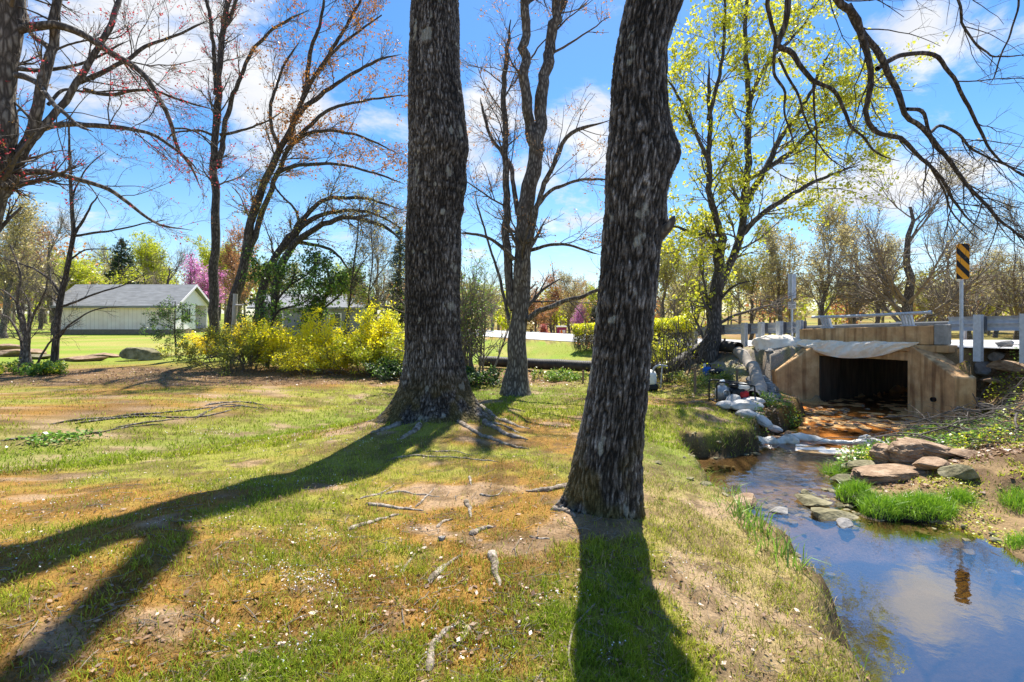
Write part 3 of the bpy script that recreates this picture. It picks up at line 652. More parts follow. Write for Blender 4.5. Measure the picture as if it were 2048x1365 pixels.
def limb(parent, pts, r, m='bark_dark', n=26, k=10, name='limb', jig=.0, seed=1):
    c = crom(np.array([q for q in pts]), n); rad = np.linspace(r[0], r[1], n)
    c = c+(np.stack([fbm(c[:, 2]*5+i*7, c[:, 0]*5, c[:, 1]*3+i, 3, seed+4) for i in range(3)], 1)-.5)*(r[0]+r[1])*.6*(jig > 0)
    rad = rad*np.clip((1-np.linspace(0, 1, n))*9+.3, 0, 1) if r[1] < .03 else rad
    if jig: c = c+(np.stack([fbm(c[:, 2]*2.5+i*9, c[:, 0]*2.5, i, 2, seed) for i in range(3)], 1)-.5)*jig
    obj(name, [tubes(c, rad*(1+.25*(fbm(c[:, 0]*6, c[:, 2]*6, 0, 2, 5)-.5)), k)], M[m], parent); return c, rad
limb(lt, [(LT[0]+.05, LT[1]-.1, 6.7), (LT[0]+.15, LT[1]-.5, 7.6), (LT[0]+.55, LT[1]-.3, 8.4), (LT[0]+.9, LT[1]-.25, 9.6), (LT[0]+1.4, LT[1]-.3, 11.5)], (.17, .11), 'bark_big')
limb(lt, [(LT[0]-.1, LT[1], 9.5), (LT[0]-1.2, LT[1]+.4, 11.5), (LT[0]-2, LT[1]+.6, 14)], (.25, .12), 'bark_big')
limb(lt, [(LT[0], LT[1], 11.3), (LT[0]+.4, LT[1]+.5, 13), (LT[0]+.7, LT[1]+.6, 16)], (.27, .12), 'bark_big')
for i, (p, wd) in enumerate([([(925, 815), (965, 845), (1010, 868), (1055, 882)], 15), ([(940, 800), (985, 832), (1030, 852), (1060, 858)], 11), ([(905, 838), (945, 862), (985, 880), (1020, 893), (1060, 900)], 10),
                             ([(815, 840), (780, 858), (740, 868)], 14), ([(840, 850), (825, 868), (800, 880)], 12), ([(780, 921), (850, 915), (930, 918), (1000, 926)], 6), ([(800, 835), (770, 838), (735, 845)], 10),
                             ([(960, 845), (1000, 850), (1040, 868)], 6), ([(850, 905), (900, 903), (950, 912)], 4)]):
    surf_root(lt, p, wd, seed=i, sink=.3)
rt = thing('leaning_tree', 'dark furrowed trunk leaning right at the stream bank, with burl and broken stub', 'tree', (RT[0], RT[1], gz(*RT)))
rtb = (RT[0], RT[1], gz(*RT)-.02)
bigtrunk(rt, [(-500, 1330, 40), (-250, 1318, 46), (-60, 1306, 50), (0, 1300, 51), (100, 1283, 50), (200, 1279, 53), (260, 1280, 57), (330, 1277, 62), (420, 1269, 57), (520, 1262, 56), (600, 1254, 58), (700, 1244, 57.5),
              (780, 1234, 60), (850, 1224, 62), (930, 1215, 66), (1000, 1212, 67), (1100, 1212, 70)], RT[1], 5.6,
         [(186, .20, .15, 15), (215, .07, .14, 16), (335, .03, .2, 20), (280, .06, .10, 18), (250, .05, .10, 14), (60, .2, .3, 40), (130, .2, .3, 30)],
         [(358, 2.95, .075, .17, 26), (0, 2.4, .04, .12, 20), (10, 4.3, .09, .35, 30)], base=rtb, seed=31, amp=.015, nz=950, nth=420)
def limbpx(parent, pts, rpx, Ya, Yb, name='limb', m='bark_dark', n=30, k=9, first=None, seed=1, jig=.06):
    q = [P(a, b, Ya+(Yb-Ya)*i/(len(pts)-1)) for i, (a, b) in enumerate(pts)]
    if first is not None: q = list(first)+q
    Ym = (Ya+Yb)/2
    return limb(parent, q, (rpx[0]*.76/F*Ym, rpx[1]*.76/F*Ym), m, n, k, name, jig, seed)
limb(rt, [P(1318, 470, RT[1]-.05), P(1338, 452, RT[1]-.1), P(1349, 432, RT[1]-.12)], (.055, .022), 'bark_mid', 8, 8, 'branch_stub')
limb(rt, [P(1320, -330, RT[1]), P(1300, -700, RT[1]+.3), P(1330, -1400, RT[1]+.5)], (.19, .12), 'bark_big')
hub = [P(1328, -120, RT[1]), P(1400, -330, 4.5), P(1540, -330, 4.9)]
LIMBS = []
L1, R1 = limbpx(rt, [(1610, -170), (1660, -20), (1703, 28), (1725, 75), (1738, 125), (1737, 180), (1731, 228), (1748, 262), (1772, 272), (1797, 276), (1820, 300), (1850, 325), (1872, 350), (1902, 388), (1930, 428), (1975, 470)], (15, 3), 4.95, 5.9, n=60, first=hub)
LIMBS.append((L1, R1))
for p, r, s in [([(1690, 12), (1725, 68), (1757, 108), (1778, 150), (1800, 200), (1812, 236), (1832, 252), (1860, 282), (1890, 312), (1922, 358), (1952, 390), (1990, 432), (2040, 475), (2080, 500)], (9, 2.5), 2),
                ([(1757, 137), (1775, 122), (1802, 110), (1860, 109), (1890, 138), (1915, 180), (1940, 222), (1958, 265), (1977, 302), (2012, 332), (2070, 368)], (6.5, 2.2), 3),
                ([(1815, 218), (1845, 222), (1858, 262), (1880, 250), (1915, 265), (1950, 300), (2000, 330), (2060, 345)], (5, 1.6), 4),
                ([(1600, -60), (1545, -30), (1531, 8), (1540, 40), (1553, 82), (1548, 118), (1549, 150), (1566, 180), (1572, 215), (1590, 300)], (7, 2), 5),
                ([(1585, -60), (1575, 0), (1568, 50), (1556, 92), (1580, 104), (1602, 140), (1627, 166), (1666, 180), (1686, 215), (1701, 250), (1726, 276), (1752, 300), (1800, 324)], (9, 2), 6),
                ([(1622, 165), (1624, 220), (1630, 270), (1632, 330), (1636, 400)], (3.2, 1.2), 7), ([(1556, 118), (1590, 180), (1612, 240), (1660, 320), (1700, 345)], (3.5, 1.2), 8),
                ([(1850, 320), (1885, 380), (1915, 440), (1960, 480)], (3, 1.2), 9),
                ([(1700, -120), (1860, -90), (1917, 5), (1922, 45), (1946, 82), (1971, 103), (1992, 115), (2060, 110)], (4.5, 1.8), 10), ([(1860, -90), (2030, -30), (2022, 62), (2003, 108), (1990, 150), (1978, 170)], (4, 1.5), 11)]:
    LIMBS.append(limbpx(rt, p, r, 5.0+.1*s, 5.6+.1*s, n=40, k=8, seed=s))
LT_PT = np.stack([crom(a, 24) for a, b in LIMBS]); LT_RD = np.stack([np.interp(np.linspace(0, 1, 24), np.linspace(0, 1, len(b)), b) for a, b in LIMBS])
g = np.random.default_rng(5)
sel = [0, 1, 2, 3, 7, 9]
a1 = grow(LT_PT[sel], LT_RD[sel], 66, .42, 1, (.5, 1.25), .6, up=-.03, wig=.16, m=9, rr=.5, rmax=.008, tip=.3, rng=g, pull=np.array([.06, 0, 0]))
a1b = grow(LT_PT, LT_RD, 46, .3, 1, (.25, .7), .7, up=-.03, wig=.18, m=8, rr=.45, rmax=.006, tip=.3, rng=g)
a2 = grow(a1[0], a1[1], 300, .15, 1, (.2, .6), .65, up=-.01, wig=.2, m=6, rr=.6, rmax=.0045, tip=.4, rng=g)
a3 = grow(a2[0], a2[1], 600, .2, 1, (.06, .22), .7, wig=.2, m=4, rr=.7, rmax=.003, tip=.5, rng=g)
obj('crown', [tubes(*a1, 5), tubes(*a1b, 5), tubes(*a2, 4), tubes(*a3, 3)], M['bark_dark'], rt)
for i, (p, wd) in enumerate([([(1175, 960), (1120, 978), (1085, 985), (1050, 985)], 16), ([(730, 1010), (762, 1014), (802, 1019), (852, 1022)], 9), ([(696, 1063), (742, 1046), (802, 1030)], 10), ([(872, 1058), (888, 1046), (908, 1040)], 7),
                             ([(944, 1072), (962, 1062), (992, 1055)], 13), ([(860, 1168), (885, 1140), (905, 1124), (924, 1112)], 13), ([(985, 1108), (988, 1140), (1000, 1175)], 17),
                             ([(858, 1348), (860, 1312), (888, 1272), (918, 1247), (936, 1252)], 16), ([(936, 1256), (930, 1278), (904, 1300)], 10), ([(932, 1003), (938, 1020), (944, 1036)], 10),
                             ([(958, 990), (980, 994), (996, 990), (1005, 978)], 5), ([(803, 1148), (818, 1126), (832, 1108)], 7), ([(798, 1340), (845, 1368)], 6), ([(485, 1372), (500, 1350), (512, 1332)], 17),
                             ([(1105, 1018), (1130, 1024), (1155, 1036)], 13), ([(770, 990), (800, 985), (830, 990), (880, 995)], 6), ([(720, 1000), (760, 990), (790, 972)], 5), ([(938, 955), (940, 962), (942, 972)], 5),
                             ([(1060, 1075), (1080, 1078), (1100, 1080)], 6), ([(830, 1015), (845, 1002), (870, 975)], 4), ([(1035, 1225), (1030, 1240), (1040, 1248)], 7)]):
    surf_root(rt, p, wd, seed=40+i, sink=.28)
# a ridge of old roots across the lawn
rr_ = thing('root_ridge', 'dark line of old exposed roots crossing the far lawn', 'roots', gp(330, 840))
for i, p in enumerate([[(100, 850), (200, 838), (300, 828), (400, 820), (470, 815), (545, 820)], [(150, 848), (260, 836), (370, 838), (440, 828), (490, 812)], [(0, 885), (90, 875), (180, 868), (260, 856), (330, 850)],
                       [(390, 838), (430, 818), (460, 812), (520, 818)], [(230, 858), (300, 846), (360, 840)], [(410, 812), (480, 806), (530, 812)]]):
    surf_root(rr_, p, 4.5, seed=90+i, sink=.2, m='bark_mid')
# ------------------------------------------------------------------ generic trees traced by stems
def tree(name, label, cat, Y, stems, bark='bark_dark', l1=(50, .8, 2.0), l2=(350, .4, 1.0), l3=(1600, .15, .45), leaves=(), up=.02, group=None, seed=1, flare=1.35, rmin=.0035, t0=.3, ang=.75, wig=.12, twig='twig', spread=.05, sway=.35, prune=None, thin=1.0):
    g = np.random.default_rng(seed); th = None; PT, RD = [], []
    for i, s in enumerate(stems):
        pts, r = s[0], s[1]; Ya, Yb = s[2] if len(s) > 2 else (Y, Y+(0 if i == 0 else g.uniform(-1, 1)*sway*Y*.1))
        q = [P(a, b, Ya+(Yb-Ya)*j/max(1, len(pts)-1)) for j, (a, b) in enumerate(pts)]
        rad = np.array(r, float)/F*(Ya+Yb)/2*(thin if i else 1)
        if i == 0:
            b0 = q[0].copy(); b0[2] = gz(b0[0], b0[1])
            th = thing(name, label, cat, b0, group)
        c = crom(np.array(q), 30); rr = np.linspace(rad[0], rad[1], 30)
        if i == 0 and flare:
            c = np.vstack([[b0[0], b0[1], b0[2]-.15], c]) if c[0, 2] > b0[2]-.1 else np.vstack([c[0]-[0, 0, .1], c])
            rr = np.r_[rr[0], rr]; hgt = np.clip(c[:, 2]-b0[2], 0, None); rr = rr*(1+(flare-1)*np.exp(-hgt/.35))
            c, rr = crom(np.c_[c, rr], 40)[:, :3], np.interp(np.linspace(0, 1, 40), np.linspace(0, 1, 31), rr)
        if i: rr = rr*np.clip((1-np.linspace(0, 1, len(rr)))*6+.25, 0, 1); c = c+(np.stack([fbm(c[:, 2]*3.5+i*3, c[:, 0]*3.5, q_*3, 3, seed+2) for q_ in range(3)], 1)-.5)*(rad[0]+rad[-1])*.9
        c = c+(np.stack([fbm(c[:, 2]*1.6+i*5, c[:, 0]*1.6, q_, 2, seed) for q_ in range(3)], 1)-.5)*rad[0]*np.array([.7, .7, 0])
        V, Q = tubes(c, rr*(1+.22*(fbm(c[:, 2]*4, c[:, 0]*4, 0, 2, seed)-.5)), 14 if rad[0] > .05 else 8)
        obj('trunk' if i == 0 else 'limb', [(V, Q)], M[bark], th)
        PT.append(crom(c, 24)); RD.append(np.interp(np.linspace(0, 1, 24), np.linspace(0, 1, len(rr)), rr))
    PT, RD = np.stack(PT), np.stack(RD)
    l1, l2, l3 = (int(l1[0]*1.25),)+tuple(l1[1:]), (int(l2[0]*1.25),)+tuple(l2[1:]), (int(l3[0]*1.5),)+tuple(l3[1:])
    A = grow(PT, RD, l1[0], t0, 1, l1[1:], ang, up=up*2, wig=wig, m=10, rr=.28, rmax=RD.max()*.16, tip=.3, rng=g); A = (A[0], np.maximum(A[1], rmin))
    B = grow(A[0], A[1], l2[0], .15, 1, l2[1:], .65, up=up, wig=wig*1.2, m=7, rr=.6, tip=.4, rng=g); B = (B[0], np.maximum(B[1], rmin*.8))
    C_ = grow(B[0], B[1], l3[0], .15, 1, l3[1:], .65, up=up*.5, wig=wig*1.4, m=4, rr=.7, tip=.5, rng=g); C_ = (C_[0], np.maximum(C_[1]*.8, rmin*.6))
    cr = obj('crown', [tubes(*A, 6), tubes(*B, 4), tubes(*C_, 3)], M[twig], th)
    for nm, m, n, sz, sp in leaves:
        k_ = 4; base = np.concatenate([onbranch(C_[0], int(n*.75)//k_, .2, 1, .015, g), onbranch(B[0], (n-int(n*.75))//k_, .3, 1, .015, g)]); base = np.repeat(base, k_, 0)+g.normal(size=(len(base)*k_, 3))*sp
        if prune: base = base[~prune(base)]
        obj(nm, [leafquads(base, sz, g)], M[m], cr, smooth=False)
    return th
tree('forked_tree', 'grey smooth-barked tree with three rising stems in the lawn between the two big trunks', 'tree', 11.6,
     [([(1033, 782), (1033, 700), (1037, 640), (1041, 560), (1046, 480), (1056, 400), (1066, 330), (1072, 295)], (18, 15)),
      ([(1072, 295), (1058, 240), (1050, 190), (1049, 100), (1053, 0), (1050, -120)], (11.5, 7), (11.6, 11.4)), ([(1070, 300), (1078, 240), (1086, 170), (1098, 100), (1117, 0), (1140, -120)], (13, 8), (11.6, 11.9)),
      ([(1096, 110), (1108, 60), (1130, -20)], (8, 6), (11.8, 12.3)), ([(1026, 620), (1016, 520), (1012, 400), (1011, 280), (1008, 180), (1016, 90), (1026, 40)], (9, 4), (11.6, 12.2)),
      ([(1045, 560), (1062, 470), (1080, 395), (1105, 330), (1140, 270), (1220, 240)], (7, 3), (11.4, 10.8)), ([(1054, 640), (1080, 622), (1120, 606), (1160, 596), (1198, 580), (1215, 575)], (6, 3), (11.5, 11.2)),
      ([(1035, 430), (1020, 330), (985, 280), (965, 210), (962, 195)], (5, 2.5), (11.7, 12.4)), ([(1025, 520), (1000, 490), (960, 470), (915, 465)], (4.5, 2), (11.5, 10.9)), ([(1060, 430), (1100, 385), (1160, 360), (1230, 362)], (4.5, 2), (11.5, 11)),
      ([(1018, 640), (1000, 560), (975, 480), (950, 390)], (3.5, 1.5), (11.6, 11.9)), ([(1062, 500), (1090, 492), (1130, 490), (1200, 510)], (4, 1.5), (11.5, 11.2))],
     'bark_mid', (70, .8, 1.9), (420, .35, .9), (1800, .12, .4), [('foliage', 'l_rust', 3800, .05, .05)], seed=4, up=.02, twig='twig', flare=2.1)
tree('green_maple', 'maple hung with yellow-green spring leaves beside the guardrail', 'tree', 15.3,
     [([(1412, 748), (1420, 690), (1430, 640), (1434, 560), (1441, 500), (1447, 478)], (17, 9)), ([(1447, 480), (1440, 465), (1425, 420), (1415, 370), (1419, 300), (1421, 220), (1416, 120)], (8.5, 3), (15.3, 14.6)),
      ([(1432, 600), (1456, 530), (1482, 465), (1491, 400), (1496, 300), (1497, 200), (1490, 80), (1495, -60)], (10, 4), (15.3, 15.9)), ([(1490, 410), (1530, 340), (1570, 265), (1605, 215), (1660, 100)], (8, 3), (15.6, 16.2)),
      ([(1480, 470), (1540, 415), (1600, 380), (1650, 355), (1720, 330)], (7, 2.5), (15.5, 14.8)), ([(1497, 360), (1560, 320), (1640, 250), (1720, 190), (1790, 130)], (6, 2), (15.7, 16.5)),
      ([(1420, 330), (1390, 260), (1360, 200), (1330, 150)], (5, 2), (14.8, 14)), ([(1440, 470), (1400, 470), (1350, 455), (1320, 460)], (5, 2), (15.2, 14.5)), ([(1416, 240), (1440, 150), (1450, 60), (1445, -60)], (5, 2), (14.7, 14.5)),
      ([(1497, 200), (1540, 120), (1600, 60), (1650, -20)], (5, 2), (15.8, 16.2)), ([(1430, 610), (1460, 580), (1480, 568), (1505, 562)], (4, 1.5), (15.2, 14.6)), ([(1434, 650), (1400, 690), (1370, 720), (1350, 745)], (4, 1.5), (15.2, 14.8))],
     'bark_dark', (150, .7, 2.2), (1000, .35, 1.1), (3600, .15, .45), [('foliage', 'l_maple', 17000, .115, .07), ('blossom', 'l_lime', 9000, .085, .08)], seed=9, up=.02, t0=.12, thin=.85, prune=lambda b: (b[:, 0] > 6.9) & (b[:, 2] < 3.5))
tree('red_bud_tree', 'multi-stemmed tree with red spring buds, its trunks at the left photo edge', 'tree', 7.2,
     [([(-95, 860), (-75, 700), (-40, 500), (-18, 380), (2, 280), (8, 180), (16, 80), (22, -40), (28, -160)], (30, 17)), ([(-30, 470), (5, 375), (38, 310), (70, 245), (92, 150), (108, 60), (122, -30), (135, -150)], (15, 7), (7.2, 7.6)),
      ([(40, 305), (75, 270), (118, 215), (165, 150), (195, 100), (228, 45), (245, -40)], (8.5, 6), (7.3, 8)), ([(28, 62), (70, 55), (112, 50), (165, 66), (225, 108), (285, 150), (318, 198), (343, 250), (356, 298), (384, 332), (405, 380)], (10, 3), (7.2, 8)),
      ([(5, 378), (40, 350), (82, 346), (150, 356), (210, 375), (258, 408), (310, 446), (385, 462)], (8, 2), (7.2, 8.2)), ([(60, 265), (110, 252), (180, 250), (280, 262), (330, 284), (372, 318), (402, 350)], (8, 2.5), (7.4, 7.9)),
      ([(35, 150), (70, 165), (110, 210), (150, 245), (185, 265)], (8, 3), (7.1, 6.6)), ([(150, 170), (220, 140), (290, 95), (350, 70), (420, 40)], (6, 2), (7.7, 8.6)), ([(165, 180), (220, 190), (300, 180), (360, 200), (430, 220)], (5, 2), (7.7, 8.3)),
      ([(20, 135), (90, 140), (170, 125), (260, 80)], (5, 2), (7.2, 8.2)), ([(100, 100), (60, 60), (50, 0), (60, -60)], (6, 4), (7.5, 8)), ([(345, 258), (380, 260), (410, 275), (440, 300)], (2.6, 1.2), (7.8, 8)),
      ([(95, 210), (130, 180), (190, 185), (265, 178)], (4, 1.5), (7.5, 8))],
     'bark_mid', (80, .5, 1.3), (420, .25, .7), (1500, .1, .3), [('blossom', 'l_red', 2600, .036, .035), ('foliage', 'l_bud', 1600, .03, .03)], seed=14, up=.01, rmin=.0022, t0=.35, thin=.82)
tree('straight_tree', 'tall straight slim tree forking high up, just right of the white building', 'tree', 20.5,
     [([(428, 655), (430, 520), (432, 400), (428, 320), (435, 220), (438, 140), (446, 60), (470, -40)], (9.5, 4.5)), ([(438, 335), (452, 240), (480, 160), (505, 100), (560, 50), (620, 20)], (5.5, 2)), ([(432, 190), (425, 80), (410, -40)], (4.5, 3)),
      ([(440, 270), (480, 262), (530, 245), (570, 220)], (3, 1)), ([(436, 275), (400, 262), (350, 265), (330, 285)], (3, 1)), ([(447, 60), (470, 10), (480, -60)], (4, 2))],
     'bark_dark', (60, .8, 2.0), (350, .4, 1.0), (1500, .15, .5), [('foliage', 'l_red', 1300, .075, .08), ('bud', 'l_orange', 1100, .06, .08)], seed=21, up=.03, rmin=.0042, t0=.45)
tree('leaning_orange_tree', 'tall tree leaning right with orange spring foliage at its top', 'tree', 19.5,
     [([(462, 660), (470, 600), (486, 540), (502, 450), (522, 385), (555, 310), (588, 240), (618, 175), (650, 120), (700, 75), (765, 30)], (11.5, 1.3)), ([(492, 520), (520, 440), (550, 360), (575, 300), (610, 270), (660, 262), (730, 275), (800, 310)], (6, 1.8)),
      ([(590, 235), (640, 190), (700, 150), (760, 120), (800, 110)], (5, 2)), ([(610, 190), (620, 110), (640, 50), (650, -30)], (5, 2)), ([(560, 300), (540, 230), (560, 150), (600, 80)], (4, 1.5)), ([(640, 140), (700, 40), (740, -40)], (4, 2)),
      ([(600, 270), (660, 220), (740, 200), (810, 190)], (4, 1.5)), ([(555, 345), (600, 330), (680, 330), (760, 350), (810, 370)], (4, 1.5))],
     'bark_dark', (80, 1.0, 2.4), (500, .5, 1.2), (2200, .2, .5), [('foliage', 'l_orange', 6500, .10, .09)], seed=23, up=.02, rmin=.0042, t0=.35)
tree('arching_tree', 'tree whose twin trunks arch over to the right above the yellow shrubs', 'tree', 18.6,
     [([(515, 660), (520, 600), (533, 555), (556, 505), (585, 475), (605, 452), (640, 432), (690, 421), (745, 427), (800, 455)], (11, 1.2)), ([(545, 640), (556, 560), (576, 508), (612, 470), (650, 448), (700, 436), (760, 450), (815, 490)], (9, 2.5)),
      ([(580, 480), (620, 490), (660, 500), (700, 540), (740, 580)], (4, 1.2)), ([(560, 500), (600, 445), (640, 405), (680, 395), (740, 400), (800, 420)], (6, 2)), ([(600, 455), (590, 420), (560, 390), (540, 350)], (3, 1))],
     'bark_dark', (55, .7, 1.8), (340, .35, .9), (1500, .15, .45), [('foliage', 'l_orange', 1800, .065, .06), ('foliage', 'l_olive', 2200, .07, .07)], seed=29, up=.0, rmin=.005, t0=.4)
tree('bare_sapling', 'thin bare sapling with a few crooked branches in front of the long cream wall', 'tree', 15.8,
     [([(107, 738), (112, 690), (119, 620), (128, 570), (137, 520), (146, 472), (143, 420), (140, 340), (137, 235)], (6.5, 1.6)), ([(146, 474), (165, 442), (182, 412), (200, 385)], (3, 1)), ([(147, 472), (200, 465), (270, 452), (340, 438)], (2.6, .8)),
      ([(143, 425), (150, 380), (180, 330), (215, 300)], (2, .8)), ([(120, 615), (160, 600), (200, 585), (250, 570), (300, 545)], (2.6, .8)), ([(125, 590), (100, 560), (60, 535), (0, 515)], (3, 1)), ([(113, 680), (140, 650), (190, 620), (250, 612)], (2.2, .7)), ([(140, 520), (175, 500), (230, 500)], (2, .7))],
     'bark_dark', (40, .4, 1.2), (200, .2, .6), (500, .1, .3), [('foliage', 'l_bud', 250, .04, .04)], seed=33, rmin=.004, wig=.16, t0=.25)
tree('bare_shrub', 'clump of thin crooked bare stems rising from low green leaves left of the sapling', 'shrub', 15.6,
     [([(44, 742), (52, 700), (48, 660), (36, 610), (40, 550), (20, 490)], (4.5, 1.2)), ([(52, 742), (58, 690), (64, 640), (88, 590), (100, 540)], (4, 1)), ([(60, 744), (54, 690), (46, 630), (18, 590), (-20, 570)], (4, 1)),
      ([(66, 742), (52, 680), (60, 620), (40, 570)], (3.5, 1)), ([(36, 742), (44, 690), (20, 640), (-20, 620)], (3.5, 1)), ([(70, 740), (90, 700), (120, 665), (165, 640)], (2.4, .8))],
     'bark_mid', (50, .5, 1.3), (240, .2, .6), (600, .1, .3), (), seed=35, rmin=.0035, wig=.18, t0=.25, flare=1.1)
tree('hemlock_sapling', 'young thin-stemmed evergreen sapling with flat green sprays in front of the white gable', 'tree', 21.5,
     [([(352, 722), (351, 680), (350, 640), (350, 603)], (2.2, .8)), ([(350, 660), (330, 652), (305, 645)], (1.2, .5)), ([(350, 640), (375, 634), (395, 630)], (1.2, .5)), ([(350, 650), (325, 634), (312, 628)], (1, .5)), ([(350, 668), (368, 662), (384, 655)], (1, .5))],
     'bark_dark', (50, .3, .8), (260, .15, .35), (600, .08, .2), [('foliage', 'l_deep', 2200, .07, .05), ('foliage', 'l_green', 1100, .07, .05)], seed=37, up=-.01, rmin=.003, t0=.25, ang=1.2, flare=1)
for lab, Y, st, sd in [('slim dark sapling slanting up through the shrubs behind the yellow forsythia', 17.5, [([(690, 650), (700, 600), (705, 550), (712, 500), (718, 440), (720, 400)], (2.6, 1)), ([(705, 560), (730, 520), (760, 490)], (1.3, .6))], 41),
                       ('thin pale-leaved sapling close to the left side of the massive trunk', 17, [([(735, 650), (738, 590), (745, 520), (742, 450), (748, 400)], (2, .8)), ([(740, 580), (765, 540), (800, 500)], (1.2, .5))], 43)]:
    tree('slender_sapling', lab, 'tree', Y, st, 'bark_dark', (30, .4, 1.1), (160, .2, .6), (500, .1, .3), [('foliage', 'l_tan', 900, .06, .05)], seed=sd, rmin=.004, t0=.3)
for lab, Y, st, sd in [('crooked dark-stemmed shrub tree with glossy green leaves behind the left end of the forsythia', 17.2, [([(535, 690), (545, 640), (555, 600), (580, 570), (590, 545)], (4, 1.5)), ([(545, 640), (560, 620), (600, 610), (640, 585)], (2.5, 1)), ([(555, 600), (540, 560), (530, 535)], (2.2, 1)), ([(580, 570), (620, 545), (640, 520)], (2.2, 1))], 45),
                       ('bushy green-leaved shrub tree rising behind the middle of the forsythia', 17.8, [([(640, 690), (640, 640), (650, 600), (660, 565), (650, 530)], (3.5, 1.5)), ([(645, 620), (680, 590), (700, 560)], (2.2, 1)), ([(650, 600), (620, 570), (600, 550)], (2.2, 1))], 46)]:
    tree('rhododendron', lab, 'shrub', Y, st, 'bark_dark', (50, .5, 1.2), (260, .25, .6), (900, .1, .3), [('foliage', 'l_green', 2600, .10, .08), ('foliage', 'l_deep', 1200, .10, .08)], seed=sd, rmin=.004, t0=.3, wig=.16)
sn = thing('dead_snag', 'pale bleached broken stump post with a curved dead branch beside the leaning tree', 'dead tree', (P(468, 690, 18.2)[0], 18.2, gz(P(468, 690, 18.2)[0], 18.2)))
limb(sn, [P(466, 735, 18.2), P(466, 680, 18.2), P(469, 630, 18.2), P(471, 588, 18.2)], (.095, .075), 'snag', 12, 9, 'trunk')
limb(sn, [P(468, 610, 18.2), P(480, 611, 18), P(500, 606, 17.8), P(520, 594, 17.8), P(545, 588, 17.9)], (.035, .015), 'snag', 12, 6, 'branch')
# ------------------------------------------------------------------ shrubs
def bush(name, label, cat, cpx, Y, wpx, hpx, dep, nst, leaves, bark='twig', seed=1, up=.02, arch=.0, twn=8, rmin=.004, group=None):
    g = np.random.default_rng(seed); w, h = wpx/F*Y, hpx/F*Y; x0 = (cpx-1024)/F*Y; z0 = gz(x0, Y)
    th = thing(name, label, cat, (x0, Y, z0), group)
    bxy = g.normal(size=(nst, 2))*np.array([w*.17, dep*.17]); m = 9
    d = np.c_[bxy/np.array([w, dep])*3.0+g.normal(size=(nst, 2))*.35, np.full(nst, 1.5)]; d = unit(d)
    pts = np.zeros((nst, m, 3)); pts[:, 0] = np.c_[x0+bxy[:, 0], Y+bxy[:, 1], np.full(nst, z0-.05)]; pts[:, 0, 2] = ground_z(pts[:, 0, 0], pts[:, 0, 1])-.05
    L = h*g.uniform(.75, 1.25, nst)
    for k in range(1, m):
        d = unit(d+g.normal(size=(nst, 3))*.13+np.array([0, 0, .04])-np.array([0, 0, arch])*k/m); pts[:, k] = pts[:, k-1]+d*np.array([w/h*.75, dep/h*.75, 1]).clip(.6, 1.6)*(L/(m-1))[:, None]
    rad = np.maximum(np.linspace(.016, .005, m)[None]*g.uniform(.7, 1.3, nst)[:, None]*h/1.5, rmin)
    B = grow(pts, rad, nst*twn, .2, 1, (h*.15, h*.45), .6, up=up, wig=.18, m=5, rr=.6, tip=.5, rng=g); B = (B[0], np.maximum(B[1], rmin*.7))
    C_ = grow(B[0], B[1], nst*twn*4, .1, 1, (h*.06, h*.18), .7, up=0, wig=.2, m=4, rr=.7, tip=.5, rng=g); C_ = (C_[0], np.maximum(C_[1], rmin*.5))
    for a in (B, C_): a[0][..., 2] = np.maximum(a[0][..., 2], ground_z(a[0][..., 0], a[0][..., 1], False)+.03)
    st = obj('stems', [tubes(pts, rad, 5), tubes(*B, 4), tubes(*C_, 3)], M[bark], th)
    for nm, mm, n, sz, lo, hi, sp in leaves:
        p = onbranch(C_[0], int(n*2.2), 0, 1, sp, g); hh = (p[:, 2]-z0)/h
        cl = fbm(p[:, 0]*2.2/max(h, .8)*1.5, p[:, 1]*2, p[:, 2]*2.2, 2, seed+n)
        p = p[(hh > lo) & (hh < hi) & (cl > .36)][:n]
        if len(p): obj(nm, [leafquads(p, sz, g, flat=.3)], M[mm], th, smooth=False)
    return th
FG = 'flowering shrubs along the far edge of the lawn'
bush('forsythia', 'widest bright yellow flowering bush with blossom-laden arching stems', 'shrub', 665, 16.2, 235, 92, 1.6, 46, [('blossom', 'l_yel', 26000, .075, .10, 1.7, .08), ('foliage', 'l_olive', 2600, .05, .0, .6, .05)], 'twig_pale', 51, arch=.10, twn=10)
bush('forsythia', 'smaller yellow flowering bush tucked between the widest forsythia and the massive trunk', 'shrub', 770, 16.0, 120, 105, 1.4, 34, [('blossom', 'l_yel', 9000, .065, .35, 1.5, .06), ('foliage', 'l_lime', 5600, .065, .0, 1.2, .05)], 'twig_pale', 52, arch=.08)
bush('forsythia', 'golden yellow bush standing behind the olive shrub, next to the white porch', 'shrub', 432, 18.8, 75, 58, 1.0, 22, [('foliage', 'l_gold', 4200, .07, .25, 1.5, .06)], 'twig', 53)
bush('golden_shrub', 'dark golden shrub between the leaning tree and the widest forsythia', 'shrub', 505, 18.0, 95, 76, 1.1, 26, [('foliage', 'l_gold', 3800, .07, .4, 1.5, .06), ('foliage', 'l_olive', 1500, .05, .1, 1.2, .06)], 'twig', 54)
bush('olive_shrub', 'low spreading olive green shrub at the left end of the flowering bushes', 'shrub', 470, 16.3, 175, 72, 1.5, 40, [('foliage', 'l_olive', 7000, .075, .0, 1.5, .06), ('blossom', 'l_yel', 1500, .06, .5, 1.6, .06)], 'twig', 55, arch=.06)
bush('olive_shrub', 'mounded yellow-green shrub below the smaller forsythia beside the massive trunk', 'shrub', 745, 15.2, 130, 78, 1.2, 30, [('foliage', 'l_lime', 5200, .07, .1, 1.5, .06), ('foliage', 'l_olive', 3200, .05, .0, 1.2, .06)], 'twig', 56, arch=.07)
